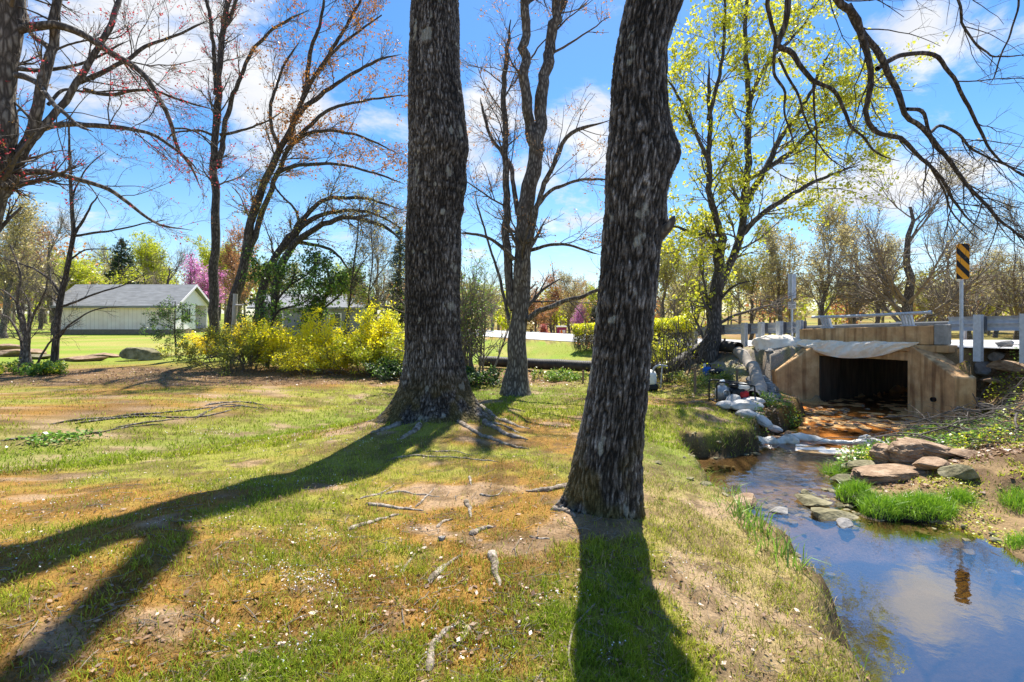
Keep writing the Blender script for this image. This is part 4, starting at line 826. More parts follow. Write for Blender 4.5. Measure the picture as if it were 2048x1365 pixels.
bush('olive_shrub', 'sparse olive shrub hugging the ground under the middle of the widest forsythia', 'shrub', 625, 15.0, 130, 50, 1.0, 26, [('foliage', 'l_olive', 2200, .05, .0, 1.5, .05), ('blossom', 'l_yel', 2600, .06, .2, 1.5, .05)], 'twig', 57, arch=.06)
bush('twiggy_shrub', 'tall twig tangle with sparse green leaves between massive trunk and forked tree', 'shrub', 945, 14.2, 150, 200, 1.3, 20, [('foliage', 'l_green', 3000, .06, .0, 1.5, .08), ('foliage', 'l_olive', 1200, .06, .0, 1.5, .08)], 'twig_pale', 58, arch=.16, rmin=.004, twn=16)
bush('twiggy_shrub', 'bare multi-stemmed bush of upright twigs beside the white machine', 'shrub', 1338, 13.9, 110, 120, 1.0, 24, [('foliage', 'l_olive', 250, .05, .0, 1.5, .08)], 'twig', 59, arch=.02, rmin=.005, twn=5)
bush('ivy_mound', 'dark glossy ivy mound at the foot of the twiggy shrub left of the forked tree', 'ground cover', 930, 13.2, 130, 38, 1.3, 40, [('foliage', 'l_deep', 3600, .075, .0, 1.6, .05), ('foliage', 'l_green', 1500, .06, .3, 1.6, .05)], 'twig', 60, arch=.12)
bush('ivy_mound', 'dark ivy patch under the lime shrub just left of the massive trunk', 'ground cover', 780, 14.6, 100, 34, 1.0, 30, [('foliage', 'l_deep', 2600, .07, .0, 1.6, .05), ('foliage', 'l_green', 1400, .06, .3, 1.6, .05)], 'twig', 61, arch=.12)
bush('ivy_mound', 'patch of green and pale ivy below the black pipe beside the leaning trunk', 'ground cover', 1115, 14.2, 120, 17, 1.0, 34, [('foliage', 'l_green', 2400, .06, .0, 1.6, .05), ('foliage', 'l_olive', 1500, .05, .0, 1.6, .05)], 'twig', 62, arch=.12)
bush('ground_plants', 'bright green low leafy patch under the clump of bare stems', 'ground cover', 50, 15.0, 170, 26, 1.2, 40, [('foliage', 'l_green', 3000, .08, .0, 1.6, .05), ('foliage', 'l_lime', 900, .08, .2, 1.6, .05)], 'twig', 63, arch=.12)
bush('ground_plants', 'low weeds and dead leaves around the stakes beside the maple foot', 'ground cover', 1400, 13.0, 110, 26, 1.2, 26, [('foliage', 'l_olive', 1400, .05, .0, 1.6, .05), ('foliage', 'l_green', 700, .05, .2, 1.6, .05)], 'twig', 64, arch=.1)
# clipped hedge
def hedge():
    g = np.random.default_rng(70); pa = crom(np.array([P(1150, 700, 20.6)[:2], P(1215, 700, 19.6)[:2], P(1300, 700, 17.9)[:2], P(1385, 700, 16.4)[:2]]), 40)
    b0 = pa[20]; th = thing('hedge', 'clipped hedge with a flat bright yellow-green top running towards the guardrail', 'hedge', (*b0, gz(*b0)))
    def pts(n, lo, hi, shell):
        i = g.uniform(0, 39, n); k = np.minimum(i.astype(int), 38); f = (i-k)[:, None]; c = pa[k]*(1-f)+pa[k+1]*f
        a = g.uniform(-1, 1, n); t = g.uniform(lo, hi, n); wd = .62*np.sqrt(np.clip(1-(t-.55)**2*1.6, .1, 1))*(.85+.3*fbm(c[:, 0]*2, t*3, 0, 2, 5))
        e = np.where(i < 2, .6, 1)
        nrm = np.array([.55, .83]); zt = np.interp(c[:, 1], [16, 20.6], [1.12, 1.0])*(.94+.12*fbm(c[:, 0]*2.5, c[:, 1]*2.5, 0, 2, 9))
        p = np.c_[c+nrm*(a*wd*e)[:, None], ground_z(c[:, 0], c[:, 1], False)+t*zt]
        return p
    n = 900; p0 = pts(n, 0, .1, 0); p1 = pts(n, .75, 1, 0); i0 = np.argsort(p0[:, 0]); i1 = np.argsort(p1[:, 0]); a, b = p0[i0], p1[i1]
    T = np.linspace(0, 1, 6)[None, :, None]; S = a[:, None]*(1-T)+b[:, None]*T+g.normal(size=(n, 6, 3))*.03
    obj('stems', [tubes(S, np.full((n, 6), .006), 4)], M['twig'], th)
    obj('foliage', [leafquads(pts(9000, .70, 1.05, 0), .075, g, flat=.5)], M['l_lime'], th, smooth=False)
    obj('foliage', [leafquads(pts(4200, .3, .85, 0), .05, g)], M['l_olive'], th, smooth=False)
    obj('blossom', [leafquads(pts(4500, .6, 1.05, 0), .075, g, flat=.3)], M['l_yel'], th, smooth=False)
hedge()
# ------------------------------------------------------------------ houses, poles, wires
HY = 40.0; hx0, hx1, hy0, hy1, hz0, hz1 = -35.6, -26.35, 40.0, 44.3, .44, 2.80
ho = thing('garage', 'low cream-sided outbuilding with grey shingle roof and white gabled porch end', 'building', (hx0, hy0, hz0))
rdg, ym = 4.42, (hy0+hy1)/2
obj('foundation', bx(((hx0+hx1)/2, ym, .3), (hx1-hx0+.06, hy1-hy0+.06, 1.1), 0, .01), M['found'], ho, smooth=False)
wl = obj('wall', prism([(hx0, hy0, .85), (hx0, hy1, .85), (hx0, hy1, hz1), (hx0, ym, rdg-.12), (hx0, hy0, hz1)], (hx1-hx0-1.2, 0, 0), 0), M['siding'], ho, smooth=False)
obj('wall', bx((hx1-.6, hy0+.6, (hz1+.85)/2), (1.196, 1.2, hz1-.85), 0, 0)[:0]+prism([(hx1-1.197, hy0, .85), (hx1, hy0, .85), (hx1, hy0, hz1), (hx1-1.197, hy0, hz1)], (0, 2.6, 0), 0), M['siding'], ho, smooth=False)
obj('gable_wall', prism([(hx1+.003, hy0, .85), (hx1+.003, hy0+2.6, .85), (hx1+.003, hy0+2.6, hz1), (hx1+.003, hy0, hz1)], (.02, 0, 0), 0)+prism([(hx1-.1, hy0-.1, hz1+.003), (hx1-.1, hy1+.1, hz1+.003), (hx1-.1, ym, rdg-.15)], (.14, 0, 0), 0), M['housewhite'], ho, smooth=False)
for sgn in (-1, 1):
    e = ym+sgn*((hy1-hy0)/2+.35); ze = hz1-.2
    obj('roof', prism([(hx0-.35, e, ze), (hx0-.35, ym, rdg), (hx0-.35, ym, rdg+.09), (hx0-.35, e, ze+.09)], (hx1-hx0+.75, 0, 0), 0), M['shingle'], ho, smooth=False)
    obj('bargeboard', prism([(hx1+.402, e, ze-.1), (hx1+.402, ym, rdg-.1), (hx1+.402, ym, rdg+.1), (hx1+.402, e, ze+.1)], (.03, 0, 0), 0), M['housewhite'], ho, smooth=False)
obj('fascia', bx(((hx0+hx1)/2, hy0-.36, hz1-.2), (hx1-hx0+.7, .03, .16), 0, 0), M['greyhouse'], ho, smooth=False)
wn = obj('window', bx((hx1+.03, hy0+1.35, 1.95), (.04, .62, 1.05), 0, 0), M['housewhite'], ho, smooth=False); obj('pane', bx((hx1+.055, hy0+1.35, 1.95), (.02, .5, .92), 0, 0), M['glass'], wn, smooth=False)
for q in (-.42, .42): obj('shutter', bx((hx1+.035, hy0+1.35+q, 1.95), (.03, .2, 1.1), 0, 0), plain('black_shutter', (.03, .035, .03), .6), ho, smooth=False)
dr = obj('door', bx((hx1-1.17, hy0+3.45, 1.82), (.05, .9, 1.95), 0, .01), M['housewhite'], ho, smooth=False); obj('handle', bx((hx1-1.13, hy0+3.1, 1.8), (.04, .06, .06), 0, .01), M['black'], dr, smooth=False)
obj('porch_post', bx((hx1-.05, hy1-.08, 1.85), (.12, .12, 2.0), 0, .01), M['housewhite'], ho, smooth=False); obj('side_wall', bx((hx1-.6, hy1-.03, 1.85), (1.15, .05, 1.98), 0, 0), M['housewhite'], ho, smooth=False)
gh = thing('grey_house', 'grey house mostly hidden behind the shrubs, with a white-framed window', 'building', (-15.2, 39, .4))
obj('wall', bx((-15.2, 40.5, 1.35), (7.8, 5, 2.3), 0, 0), M['greyhouse'], gh, smooth=False)
for sgn in (-1, 1): obj('roof', prism([(-19.5, 40.5+sgn*2.9, 2.4), (-19.5, 40.5, 3.5), (-19.5, 40.5, 3.62), (-19.5, 40.5+sgn*2.9, 2.52)], (8.6, 0, 0), 0), M['shingle'], gh, smooth=False)
for x in (-17.4, -13.1):
    wn = obj('window', bx((x, 37.97, 1.55), (.9, .06, 1.1), 0, 0), M['housewhite'], gh, smooth=False); obj('pane', bx((x, 37.93, 1.55), (.74, .03, .94), 0, 0), M['glass'], wn, smooth=False)
q = P(382.5, 600, 58); po = thing('utility_pole', 'dark wooden utility pole standing behind the cream outbuilding', 'pole', (q[0], q[1], gz(q[0], q[1])))
obj('shaft', [tubes(np.array([[q[0], q[1], gz(q[0], q[1])-.5], [q[0], q[1], P(382, 510, 58)[2]]]), [.15, .11], 8)], M['pole'], po)
obj('cap', bx((q[0], q[1], P(382, 510, 58)[2]+.05), (.3, .3, .1), 0, .02), M['pole'], po)
pq = P(1262, 600, 70); pr = thing('utility_pole', 'wooden utility pole by the road behind the leaning trunk', 'pole', (pq[0], pq[1], gz(pq[0], pq[1])))
obj('shaft', [tubes(np.array([[pq[0], pq[1], gz(pq[0], pq[1])-.5], [pq[0], pq[1], 9.0]]), [.16, .11], 8)], M['pole'], pr); obj('crossarm', bx((pq[0], pq[1]-.14, 7.6), (1.8, .1, .12), .5, .01), M['pole'], pr)
for i, (la, zl, ye, yl) in enumerate([('uppermost of the thin power wires crossing the sky above the bridge', 7.9, 455, 0), ('second thin power wire from the top above the bridge', 7.45, 472, .1), ('third power wire from the top, above the bridge railing', 6.7, 497, .2), ('lowest sagging power wire above the bridge', 6.1, 520, .3)]):
    a, b = np.array([pq[0], pq[1]-.05*i, zl]), P(2160, ye, 21); t = np.linspace(0, 1, 30)[:, None]; c = a*(1-t)+b*t; c[:, 2] -= (4*t*(1-t)*.35)[:, 0]
    props(obj('power_wire', [tubes(c, np.full(30, .013), 5)], M['wire'], loc=a), la, 'power line', 'power wires over the road')
# ------------------------------------------------------------------ background trees (own crowns), copied from a few kinds
def protree(name, leaf, nleaf, lsz, bare, seed, hgt=10., spread=.5, trunkh=.25, r0=.2, nl=13, leaf2=None):
    g = np.random.default_rng(seed); th = thing(name, '', 'tree', (0, 0, 0))
    m = 12; c = np.zeros((1, m, 3)); c[0, :, 2] = np.linspace(-.3, hgt*.8, m); c[0, 1:, :2] += np.cumsum(g.normal(size=(m-1, 2))*.1, 0)
    rd = np.linspace(r0, r0*.2, m)[None]
    obj('trunk', [tubes(c, rd, 9)], M['bark_mid'], th)
    A = grow(c, rd, nl, trunkh, .95, (hgt*.35, hgt*.55), .55, up=.09, wig=.09, m=10, rr=.45, tip=.2, rng=g)
    B = grow(A[0], A[1], nl*14, .2, 1, (hgt*.12, hgt*.26), .55, up=.04, wig=.13, m=7, rr=.6, tip=.3, rng=g); B = (B[0], np.maximum(B[1], .010))
    C_ = grow(B[0], B[1], nl*110, .1, 1, (hgt*.05, hgt*.11), .6, up=.02, wig=.15, m=4, rr=.7, tip=.5, rng=g); C_ = (C_[0], np.maximum(C_[1], .006))
    obj('crown', [tubes(*A, 6), tubes(*B, 4)]+([tubes(*C_, 3)]), M['twig_pale'], th)
    if nleaf:
        p = onbranch(C_[0], nleaf, 0, 1, .12, g)
        if leaf2: obj('blossom', [leafquads(p[:nleaf//3], lsz, g)], M[leaf2], th, smooth=False); p = p[nleaf//3:]
        obj('foliage', [leafquads(p, lsz, g)], M[leaf], th, smooth=False)
    return th
def place(proto, items, group, hgt):
    for i, (px, Y, pyt, lab, wd) in enumerate(items):
        x = (px-1024)/F*Y; z = gz(x, Y); s = (H+(HZ-pyt)/F*Y-z)/hgt
        r = proto if i == 0 else None; rz = (i*2.39+px) % 6.28
        if r is None: r = dup(proto, (x, Y, z), rz, (s*wd, s*wd, s), lab)
        else: r.location = (x, Y, z); r.rotation_euler = (0, 0, rz); r.scale = (s*wd, s*wd, s); r['label'] = lab
        r['group'] = group
BG = 'trees in the woods behind the road and the houses'
place(protree('bare_tree', 'l_tan', 1600, .10, 0, 81, 10, r0=.28, trunkh=.12), [
    (1812, 33, 345, 'broad bare tree with a thick dark trunk beyond the bridge railing', 1.25), (1940, 36, 470, 'bare tree with forked stems right behind the striped hazard marker', 1.1), (2035, 34, 400, 'bare tree at the photo edge beyond the right guardrail', 1.1),
    (1700, 44, 430, 'slender grey bare tree between the road sign and the broad bare tree', .9), (230, 56, 500, 'bare grey tree behind the dark spruce on its left', 1), (332, 54, 505, 'bare grey-brown tree behind the right end of the shingle roof', 1.2),
    (745, 36, 470, 'bare pale tree behind the smaller forsythia', .9), (985, 46, 540, 'bare tree seen between the massive trunk and the forked tree, beyond the road', 1), (110, 40, 440, 'tall bare tree behind the thin sapling on the left', .9), (1880, 52, 450, 'far bare tree between the broad bare tree and the hazard marker', 1)], BG, 10)
place(protree('budding_tree', 'l_tan', 5200, .17, 0, 82, 10, r0=.22), [
    (1640, 40, 440, 'tan budding tree above the left end of the concrete parapet', 1.1), (1560, 46, 470, 'tan budding tree right behind the road sign', 1.1), (1755, 55, 500, 'low tan budding tree behind the slender grey tree', 1.3), (1990, 58, 520, 'tan budding tree beyond the guardrail at the far right', 1.3),
    (12, 34, 425, 'large tan and orange budding tree at the left photo edge', 1.2), (1390, 50, 480, 'tan budding tree behind the hedge and the maple trunk', 1.1), (1135, 58, 560, 'tan budding tree behind the red-purple booth', 1.2)], BG, 10)
place(protree('rust_tree', 'l_rust', 6500, .19, 0, 83, 10), [
    (1105, 64, 565, 'rust-orange budding tree right of the forked tree, beyond the road', 1.4), (1068, 60, 590, 'smaller rust-orange tree half behind the forked tree trunk', 1.3), (1165, 72, 575, 'rust-orange tree beside the pink flowering tree', 1.3), (78, 52, 475, 'reddish budding tree above the left woods', 1.1),
    (1960, 70, 545, 'low rust-red tree far behind the hazard marker', 1.4), (480, 52, 480, 'orange-leaved tree glimpsed between the straight and the leaning tree', 1)], BG, 10)
place(protree('lime_tree', 'l_lime', 9000, .2, 0, 84, 10), [
    (165, 46, 533, 'rounded lime-green tree behind the left end of the cream outbuilding', 1.7), (285, 60, 492, 'tall lime-green tree right of the dark spruce', 1.1), (690, 34, 548, 'lime-yellow tree behind the forsythias', 1.2), (430, 62, 500, 'pale green tree behind the straight tree', 1.1), (2046, 60, 590, 'low lime-green tree at the far right beyond the road', 2.2), (1200, 50, 585, 'lime-green tree behind the hedge', 1.1)], BG, 10)
place(protree('olive_tree', 'l_olive', 6000, .18, 0, 85, 10), [
    (40, 44, 520, 'olive-green tree at the left end of the woods', 1.3), (1500, 52, 500, 'olive-green tree behind the maple right stem', 1.2), (560, 50, 520, 'olive tree behind the arching tree', 1.2), (1860, 64, 560, 'low olive tree behind the broad bare tree', 1.6), (960, 40, 560, 'olive-green tree behind the twiggy shrub', 1), (1330, 40, 470, 'yellow-olive tree right of the leaning trunk, behind the hedge', 1)], BG, 10)
place(protree('redbud', 'l_pink', 9000, .11, 0, 86, 5.5, r0=.14, trunkh=.1, nl=16), [(398, 53, 540, 'wide magenta-pink redbud tree in bloom behind the white gable', 1.5), (1163, 50, 618, 'small pink flowering tree beside the dark evergreen beyond the road', .8)], BG, 5.5)
place(protree('red_maple', 'l_maroon', 3500, .10, 0, 87, 2.0, r0=.06, trunkh=.05, nl=16), [(1090, 47.5, 650, 'low rounded red shrub beyond the road by the striped barricades', 1.3)], BG, 2.0)
def conifer(name, lab, px, Y, pyt, wpx, seed, base=.02):
    g = np.random.default_rng(seed); x = (px-1024)/F*Y; z = gz(x, Y); h = H+(HZ-pyt)/F*Y-z; w = wpx/F*Y/2
    th = thing(name, lab, 'tree', (x, Y, z)); obj('trunk', [tubes(np.array([[x, Y, z-.3], [x, Y, z+h*.97]]), [h*.03, .02], 8)], M['bark_dark'], th)
    n = 230; t = g.uniform(base, 1, n)**.85; a = g.uniform(0, 2*np.pi, n); L = w*(1-t)**.8*g.uniform(.7, 1.1, n)+.12
    m = 7; k = np.linspace(0, 1, m)[None]
    px_ = x+np.cos(a)[:, None]*L[:, None]*k; py_ = Y+np.sin(a)[:, None]*L[:, None]*k; pz_ = z+t[:, None]*h+L[:, None]*(-.28*k+.16*k*k)
    S = np.stack([px_, py_, pz_], -1); R = np.maximum(np.linspace(.05, .012, m)[None]*(L/w)[:, None], .01)
    B = grow(S, R, n*7, .1, 1, (w*.12, w*.3), .8, up=-.04, wig=.08, m=4, rr=.6, tip=.5, rng=g)
    cr = obj('crown', [tubes(S, R, 5), tubes(*B, 3)], M['twig'], th)
    obj('foliage', [leafquads(np.concatenate([onbranch(B[0], 9000, 0, 1, .05, g), onbranch(S, 3000, .1, 1, .05, g)]), w*.075, g, asp=.4)], M['l_deep'], cr, smooth=False)
conifer('spruce', 'dark conical spruce rising behind the cream outbuilding', 243, 50, 479, 120, 91)
conifer('evergreen', 'dark green evergreen bush-like tree beyond the hedge, left of the leaning trunk', 1190, 48, 612, 44, 92, 0)
conifer('evergreen', 'loose blue-green evergreen half hidden by the left side of the massive trunk', 800, 30, 455, 90, 93, .1)
# far woods: a mass nobody could count
def woods():
    g = np.random.default_rng(95); parts = {i: [] for i in range(5)}; trunks = []
    keys = ['l_tan', 'l_olive', 'l_rust', 'l_lime', 'l_bud']
    for k in range(330):
        Y = g.uniform(62, 150); px = g.uniform(-350, 2400); x = (px-1024)/F*Y; z = gz(x, Y)
        s, w_ = sw(x, Y)
        if abs(w_-4) < 8: continue
        h = g.uniform(7, 12.5)*(1.0 if Y < 100 else 1.25)
        if 930 < px < 1330: h *= .62
        if px > 1500: h *= .8
        c = [(x+g.normal()*.2*q, Y, z-.5+h*.85*q) for q in np.linspace(0, 1, 5)]; trunks.append(c)
        n = 380; u = unit(g.normal(size=(n, 3)))*g.uniform(.35, 1, n)[:, None]**.6; p = np.array([x, Y, z+h*.6])+u*np.array([h*.3, h*.3, h*.42])
        p += (np.stack([noise(p[:, 0]*.7, p[:, 1]*.7, p[:, 2]*.7, 5+i) for i in range(3)], 1)-.5)*1.5
        kk = g.choice(5, p=[.36, .27, .12, .15, .10]) if px > 900 else g.choice(5, p=[.3, .3, .12, .16, .12])
        parts[kk].append(p)
    T = np.array(trunks); R = np.linspace(.2, .06, 5)[None]*np.ones((len(T), 1)); geo = [tubes(T, R, 5)]
    A = grow(T, R, len(T)*14, .3, 1, (2, 4.5), .6, up=.1, wig=.1, m=6, rr=.6, tip=.2, rng=g); B = grow(A[0], A[1], len(T)*50, .2, 1, (.8, 2), .6, up=.05, wig=.1, m=4, rr=.7, tip=.3, rng=g)
    geo += [tubes(A[0], np.maximum(A[1], .02), 4), tubes(B[0], np.maximum(B[1], .014), 3)]
    for i in range(5):
        if parts[i]: V, Q = leafquads(np.concatenate(parts[i]), .5, g); geo.append((V, Q, i+1))
    obj('distant_woods', geo, [M['twig_pale']]+[M[k] for k in keys], smooth=False, kind='stuff', label='mixed tan and green spring woods along the horizon')
woods()
# ------------------------------------------------------------------ works equipment
def pillow(c, s, rz, seed, tilt=0):
    V, Fc = ICO[4]; V = V.copy(); V = np.sign(V)*np.abs(V)**np.array([.62, .62, .95])
    V[:, 2] *= 1-.45*np.clip(np.abs(V[:, 0])**3, 0, 1)
    V *= (1+.22*(fbm(V[:, 0]*2.2+seed, V[:, 1]*2.2, V[:, 2]*2.2, 4, seed)-.5)[:, None])
    V[:, 2] += .5*np.abs(fbm(V[:, 0]*6, V[:, 1]*2.5+seed, 0, 4, seed)-.5); V[:, 1] += .18*(fbm(V[:, 0]*4, V[:, 2]*4, seed, 3, seed+1)-.5)
    V = V*np.array(s)*.5; V[:, 2] += V[:, 0]*tilt
    return [(rotz(V, rz)+np.array(c), Fc)]
for i, (px, py, Y, s, rz, dz, tl, lab) in enumerate([
    (1490, 808, 9.9, (.78, .38, .24), -.1, .16, 0, 'large white sandbag lying across the top of the heap'), (1452, 806, 9.95, (.42, .28, .18), .2, .07, 0, 'flat white sandbag at the left end of the heap under the pump'), (1466, 795, 10.1, (.34, .28, .26), .6, .17, .3, 'beige crumpled sandbag leaning on the pump engine'),
    (1492, 822, 9.6, (.42, .3, .18), -.5, .06, 0, 'small white sandbag in front below the large one'), (1520, 815, 9.55, (.50, .28, .20), -1.0, .08, -.4, 'sandbag sliding down the bank with a pointed end'), (1544, 812, 9.9, (.44, .28, .15), -.25, .06, -.1, 'flat sandbag at the right end of the heap'), (1505, 797, 10.25, (.55, .34, .2), .1, .16, 0, 'sandbag at the back of the heap against the pump frame')]):
    x = (px-1024)/F*Y; z = gz(x, Y)
    s = tuple(q*.85 for q in s); props(obj('sandbag', pillow((x, Y, z+dz*.85), s, rz, 100+i, tl), M['bag'], loc=(x, Y, z)), lab, 'sandbag', 'white sandbags heaped on the stream bank')
# pump
pY = 10.45; px0 = (1464-1024)/F*pY; pz = gz(px0, pY)+.02
pu = thing('trash_pump', 'petrol water pump in a black tube frame with a white tank and red cover', 'pump', (px0, pY, pz))
def T(pts, r, n=16, k=8): return tubes(crom(np.array(pts), n), np.full(n, r), k)
fr = []
for dy in (-.2, .2):
    x0, x1, y = px0-.39, px0+.37, pY+dy
    fr.append(T([(x0, y, pz), (x0, y, pz+.2), (x0, y, pz+.36), (x0+.02, y, pz+.41), (x0+.1, y, pz+.42), (x1-.4, y, pz+.40), (x1-.06, y, pz+.36), (x1-.01, y, pz+.33), (x1, y, pz+.26), (x1, y, pz)], .017, 40)); fr.append(T([(x0, y, pz+.03), (x1, y, pz+.03)], .015, 4))
for x in (px0-.39, px0+.37): fr.append(T([(x, pY-.2, pz+.03), (x, pY+.2, pz+.03)], .015, 4))
obj('frame', fr, M['black'], pu)
obj('engine', bx((px0+.08, pY, pz+.17), (.3, .28, .24), .0, .04)+bx((px0+.02, pY-.02, pz+.33), (.14, .2, .08), .1, .02)+[T([(px0-.02, pY-.15, pz+.2), (px0-.02, pY-.1, pz+.2)], .07, 4, 14)], M['black'], pu)
obj('fuel_tank', bx((px0+.2, pY, pz+.31), (.24, .26, .13), 0, .04), M['white'], pu, smooth=False)
obj('starter_cover', bx((px0+.19, pY-.1, pz+.16), (.2, .12, .16), 0, .04)+[T([(px0+.19, pY-.165, pz+.16), (px0+.19, pY-.185, pz+.16)], .06, 4, 16)], M['red'], pu, smooth=False)
V, Fc = ICO[3]; obj('pump_housing', [(V*np.array([.15, .14, .17])+np.array([px0-.2, pY, pz+.18]), Fc), T([(px0-.2, pY, pz+.3), (px0-.2, pY, pz+.4)], .05, 4, 12), T([(px0-.2, pY-.1, pz+.2), (px0-.2, pY-.2, pz+.2)], .06, 4, 12)], M['alu'], pu)
obj('outlet_cap', [T([(px0-.26, pY-.05, pz+.4), (px0-.18, pY-.05, pz+.42)], .045, 4, 12), T([(px0-.2, pY-.2, pz+.2), (px0-.2, pY-.22, pz+.2)], .07, 4, 12)], M['white'], pu)
# second machine, partly behind the leaning trunk
mY = 12.6; mx = (1297-1024)/F*mY; mz_ = gz(mx, mY)
ma = thing('portable_machine', 'white-hooded portable machine with a curved grey handle, half hidden behind the leaning trunk', 'machine', (mx, mY, mz_))
Vh = ICO[3][0].copy(); Vh = np.sign(Vh)*np.abs(Vh)**.6
obj('hood', [(Vh*np.array([.17, .25, .2])+np.array([mx, mY, mz_+.3]), ICO[3][1])], M['white'], ma); obj('base', bx((mx, mY, mz_+.09), (.36, .5, .14), 0, .03), M['black'], ma, smooth=False)
obj('handle', [T([(mx+.05, mY-.2, mz_+.4), (mx+.08, mY-.2, mz_+.55), (mx+.2, mY-.2, mz_+.62), (mx+.4, mY-.2, mz_+.6)], .025, 20), T([(mx+.24, mY-.2, mz_+.08), (mx+.28, mY-.2, mz_+.6)], .02, 8)], M['alu'], ma)
for dy in (-.22, .22): obj('wheel', [T([(mx+.2, mY+dy-.03, mz_+.1), (mx+.2, mY+dy+.03, mz_+.1)], .1, 4, 18)], M['black'], ma)
# blue can at the maple foot
jY = 14.2; jx = (1414-1024)/F*jY; jz = gz(jx, jY)
ju = thing('fuel_can', 'blue plastic can with a pale cap at the foot of the maple', 'can', (jx, jY, jz))
obj('body', bx((jx, jY, jz+.12), (.24, .17, .24), .2, .05), M['blue'], ju); obj('cap', [T([(jx-.07, jY, jz+.24), (jx-.07, jY, jz+.33)], .035, 4, 12)], M['white'], ju); obj('handle', [T([(jx-.02, jY, jz+.23), (jx+.02, jY, jz+.31), (jx+.09, jY, jz+.29), (jx+.1, jY, jz+.22)], .014, 12)], M['black'], ju)
dk = P(1432, 757, 14.1); V, Fc = ICO[3]; props(obj('dark_bag', [(V*np.array([.22, .16, .09])*(1+.3*(fbm(V[:, 0]*3, V[:, 1]*3, V[:, 2]*3, 3, 4)-.5)[:, None])+np.array([dk[0], dk[1], gz(dk[0], dk[1])+.07]), Fc)], plain('dark_tarpaulin', (.02, .022, .03), .5), loc=(dk[0], dk[1], gz(dk[0], dk[1]))), 'small dark crumpled bag right of the blue can', 'bag')
for px, Y, h, lab in [(1390, 11.9, .55, 'wooden stake in the weeds left of the pump'), (1449, 15.2, .48, 'wooden stake standing behind the end of the black pipe'), (1474, 12.6, .42, 'dark wooden stake where the pale hose meets the rocks'), (1166, 13.6, .32, 'short wooden stake left of the leaning trunk below the pipe')]:
    x = (px-1024)/F*Y; z = gz(x, Y); props(obj('stake', prism([(x-.025, Y-.02, z-.2), (x+.025, Y-.02, z-.2), (x+.03, Y-.02, z+h), (x-.02, Y-.02, z+h)], (0, .04, 0), .004), M['stake'], loc=(x, Y, z), smooth=False), lab, 'stake', 'wooden survey stakes')
# bypass pipe
pp_ = np.array([P(960, 732, 17.2), P(1050, 735, 16.6), P(1110, 737, 16.0), P(1180, 738, 15.4), P(1260, 742, 15.0), P(1340, 745, 15.0), P(1400, 742, 15.9), P(1440, 742, 15.4), P(1478, 745, 14.7)])
n = 420; c = crom(pp_, n); c[:, 2] = np.maximum(ground_z(c[:, 0], c[:, 1], False)+.24, 0); c[:, 2] = np.convolve(np.pad(c[:, 2], 20, 'edge'), np.ones(41)/41, 'valid')
c[:, 2] += (fbm(np.linspace(0, 6, n), 0, 0, 2, 3)-.5)*.1
bp = thing('bypass_pipe', 'long black ribbed bypass pipe lying on the ground behind the trunks', 'pipe', c[0])
obj('pipe_body', [tubes(c, .165+.014*np.sin(np.arange(n)*2.1)+.02*(fbm(np.linspace(0, 20, n), 0, 0, 2, 6)-.5), 16)], M['pipe'], bp)
hs_ = np.array([P(1476, 744, 14.7), P(1500, 752, 13.9), P(1512, 765, 12.9), P(1520, 790, 11.4), P(1505, 800, 10.6)]); n = 60; c2 = crom(hs_, n); c2[:, 2] = ground_z(c2[:, 0], c2[:, 1])+.12
obj('hose', [tubes(c2, .15*(1+.15*(fbm(np.linspace(0, 9, n), 0, 0, 2, 6)-.5)), 14)], M['hose'], bp)
for t in (0, 1): pass
# ------------------------------------------------------------------ sheets
def cloth(name, rows, m, label, cat, nu=60, nv=26, wr=.05, seed=1, fold=7., group=None, th=.006):
    """rows: list of curves (control points) lofted one to the next"""
    R = np.stack([crom(np.array(r), nu) for r in rows]); G = np.stack([crom(R[:, i], nv) for i in range(nu)], 1)
    u, v = np.meshgrid(np.linspace(0, 1, nu), np.linspace(0, 1, nv))
    f = (fbm(u*fold+v*2.5, v*2.2, 0, 4, seed)-.5)*2*wr*np.sin(np.pi*np.clip(v*.9+.1, 0, 1))**.5
    G = G+f[..., None]*np.array([-.45, -.75, .5]); k = np.arange(nu*nv).reshape(nv, nu)
    Q = np.stack([k[:-1, :-1], k[:-1, 1:], k[1:, 1:], k[1:, :-1]], -1).reshape(-1, 4); Vt = G.reshape(-1, 3)
    return props(obj(name, [(Vt, Q), (Vt+np.array([.003, .004, -th]), Q[:, ::-1])], m, loc=Vt.mean(0)), label, cat, group)
cloth('tarpaulin', [[lw(-.6, .03, 1.04), lw(.2, .0, 1.045), lw(1.2, 0, 1.06), lw(1.9, -.01, 1.07), lw(2.25, -.02, 1.06)], [lw(-.66, -.1, 1.01), lw(.2, -.11, 1.02), lw(1.2, -.11, 1.02), lw(1.9, -.1, 1.05), lw(2.2, -.08, 1.04)],
       [lw(-.6, -.16, .93), lw(.2, -.16, .78), lw(.9, -.16, .74), lw(1.6, -.14, .86), lw(2.1, -.1, 1.0)], [lw(-.5, -.13, .90), lw(.3, -.12, .66), lw(.9, -.12, .64), lw(1.5, -.11, .74), lw(2.05, -.09, .97)]],
      M['cloth'], 'white cloth sheet draped along the top of the culvert opening, sagging in folds', 'sheet', 130, 44, .15, 3, 15.)
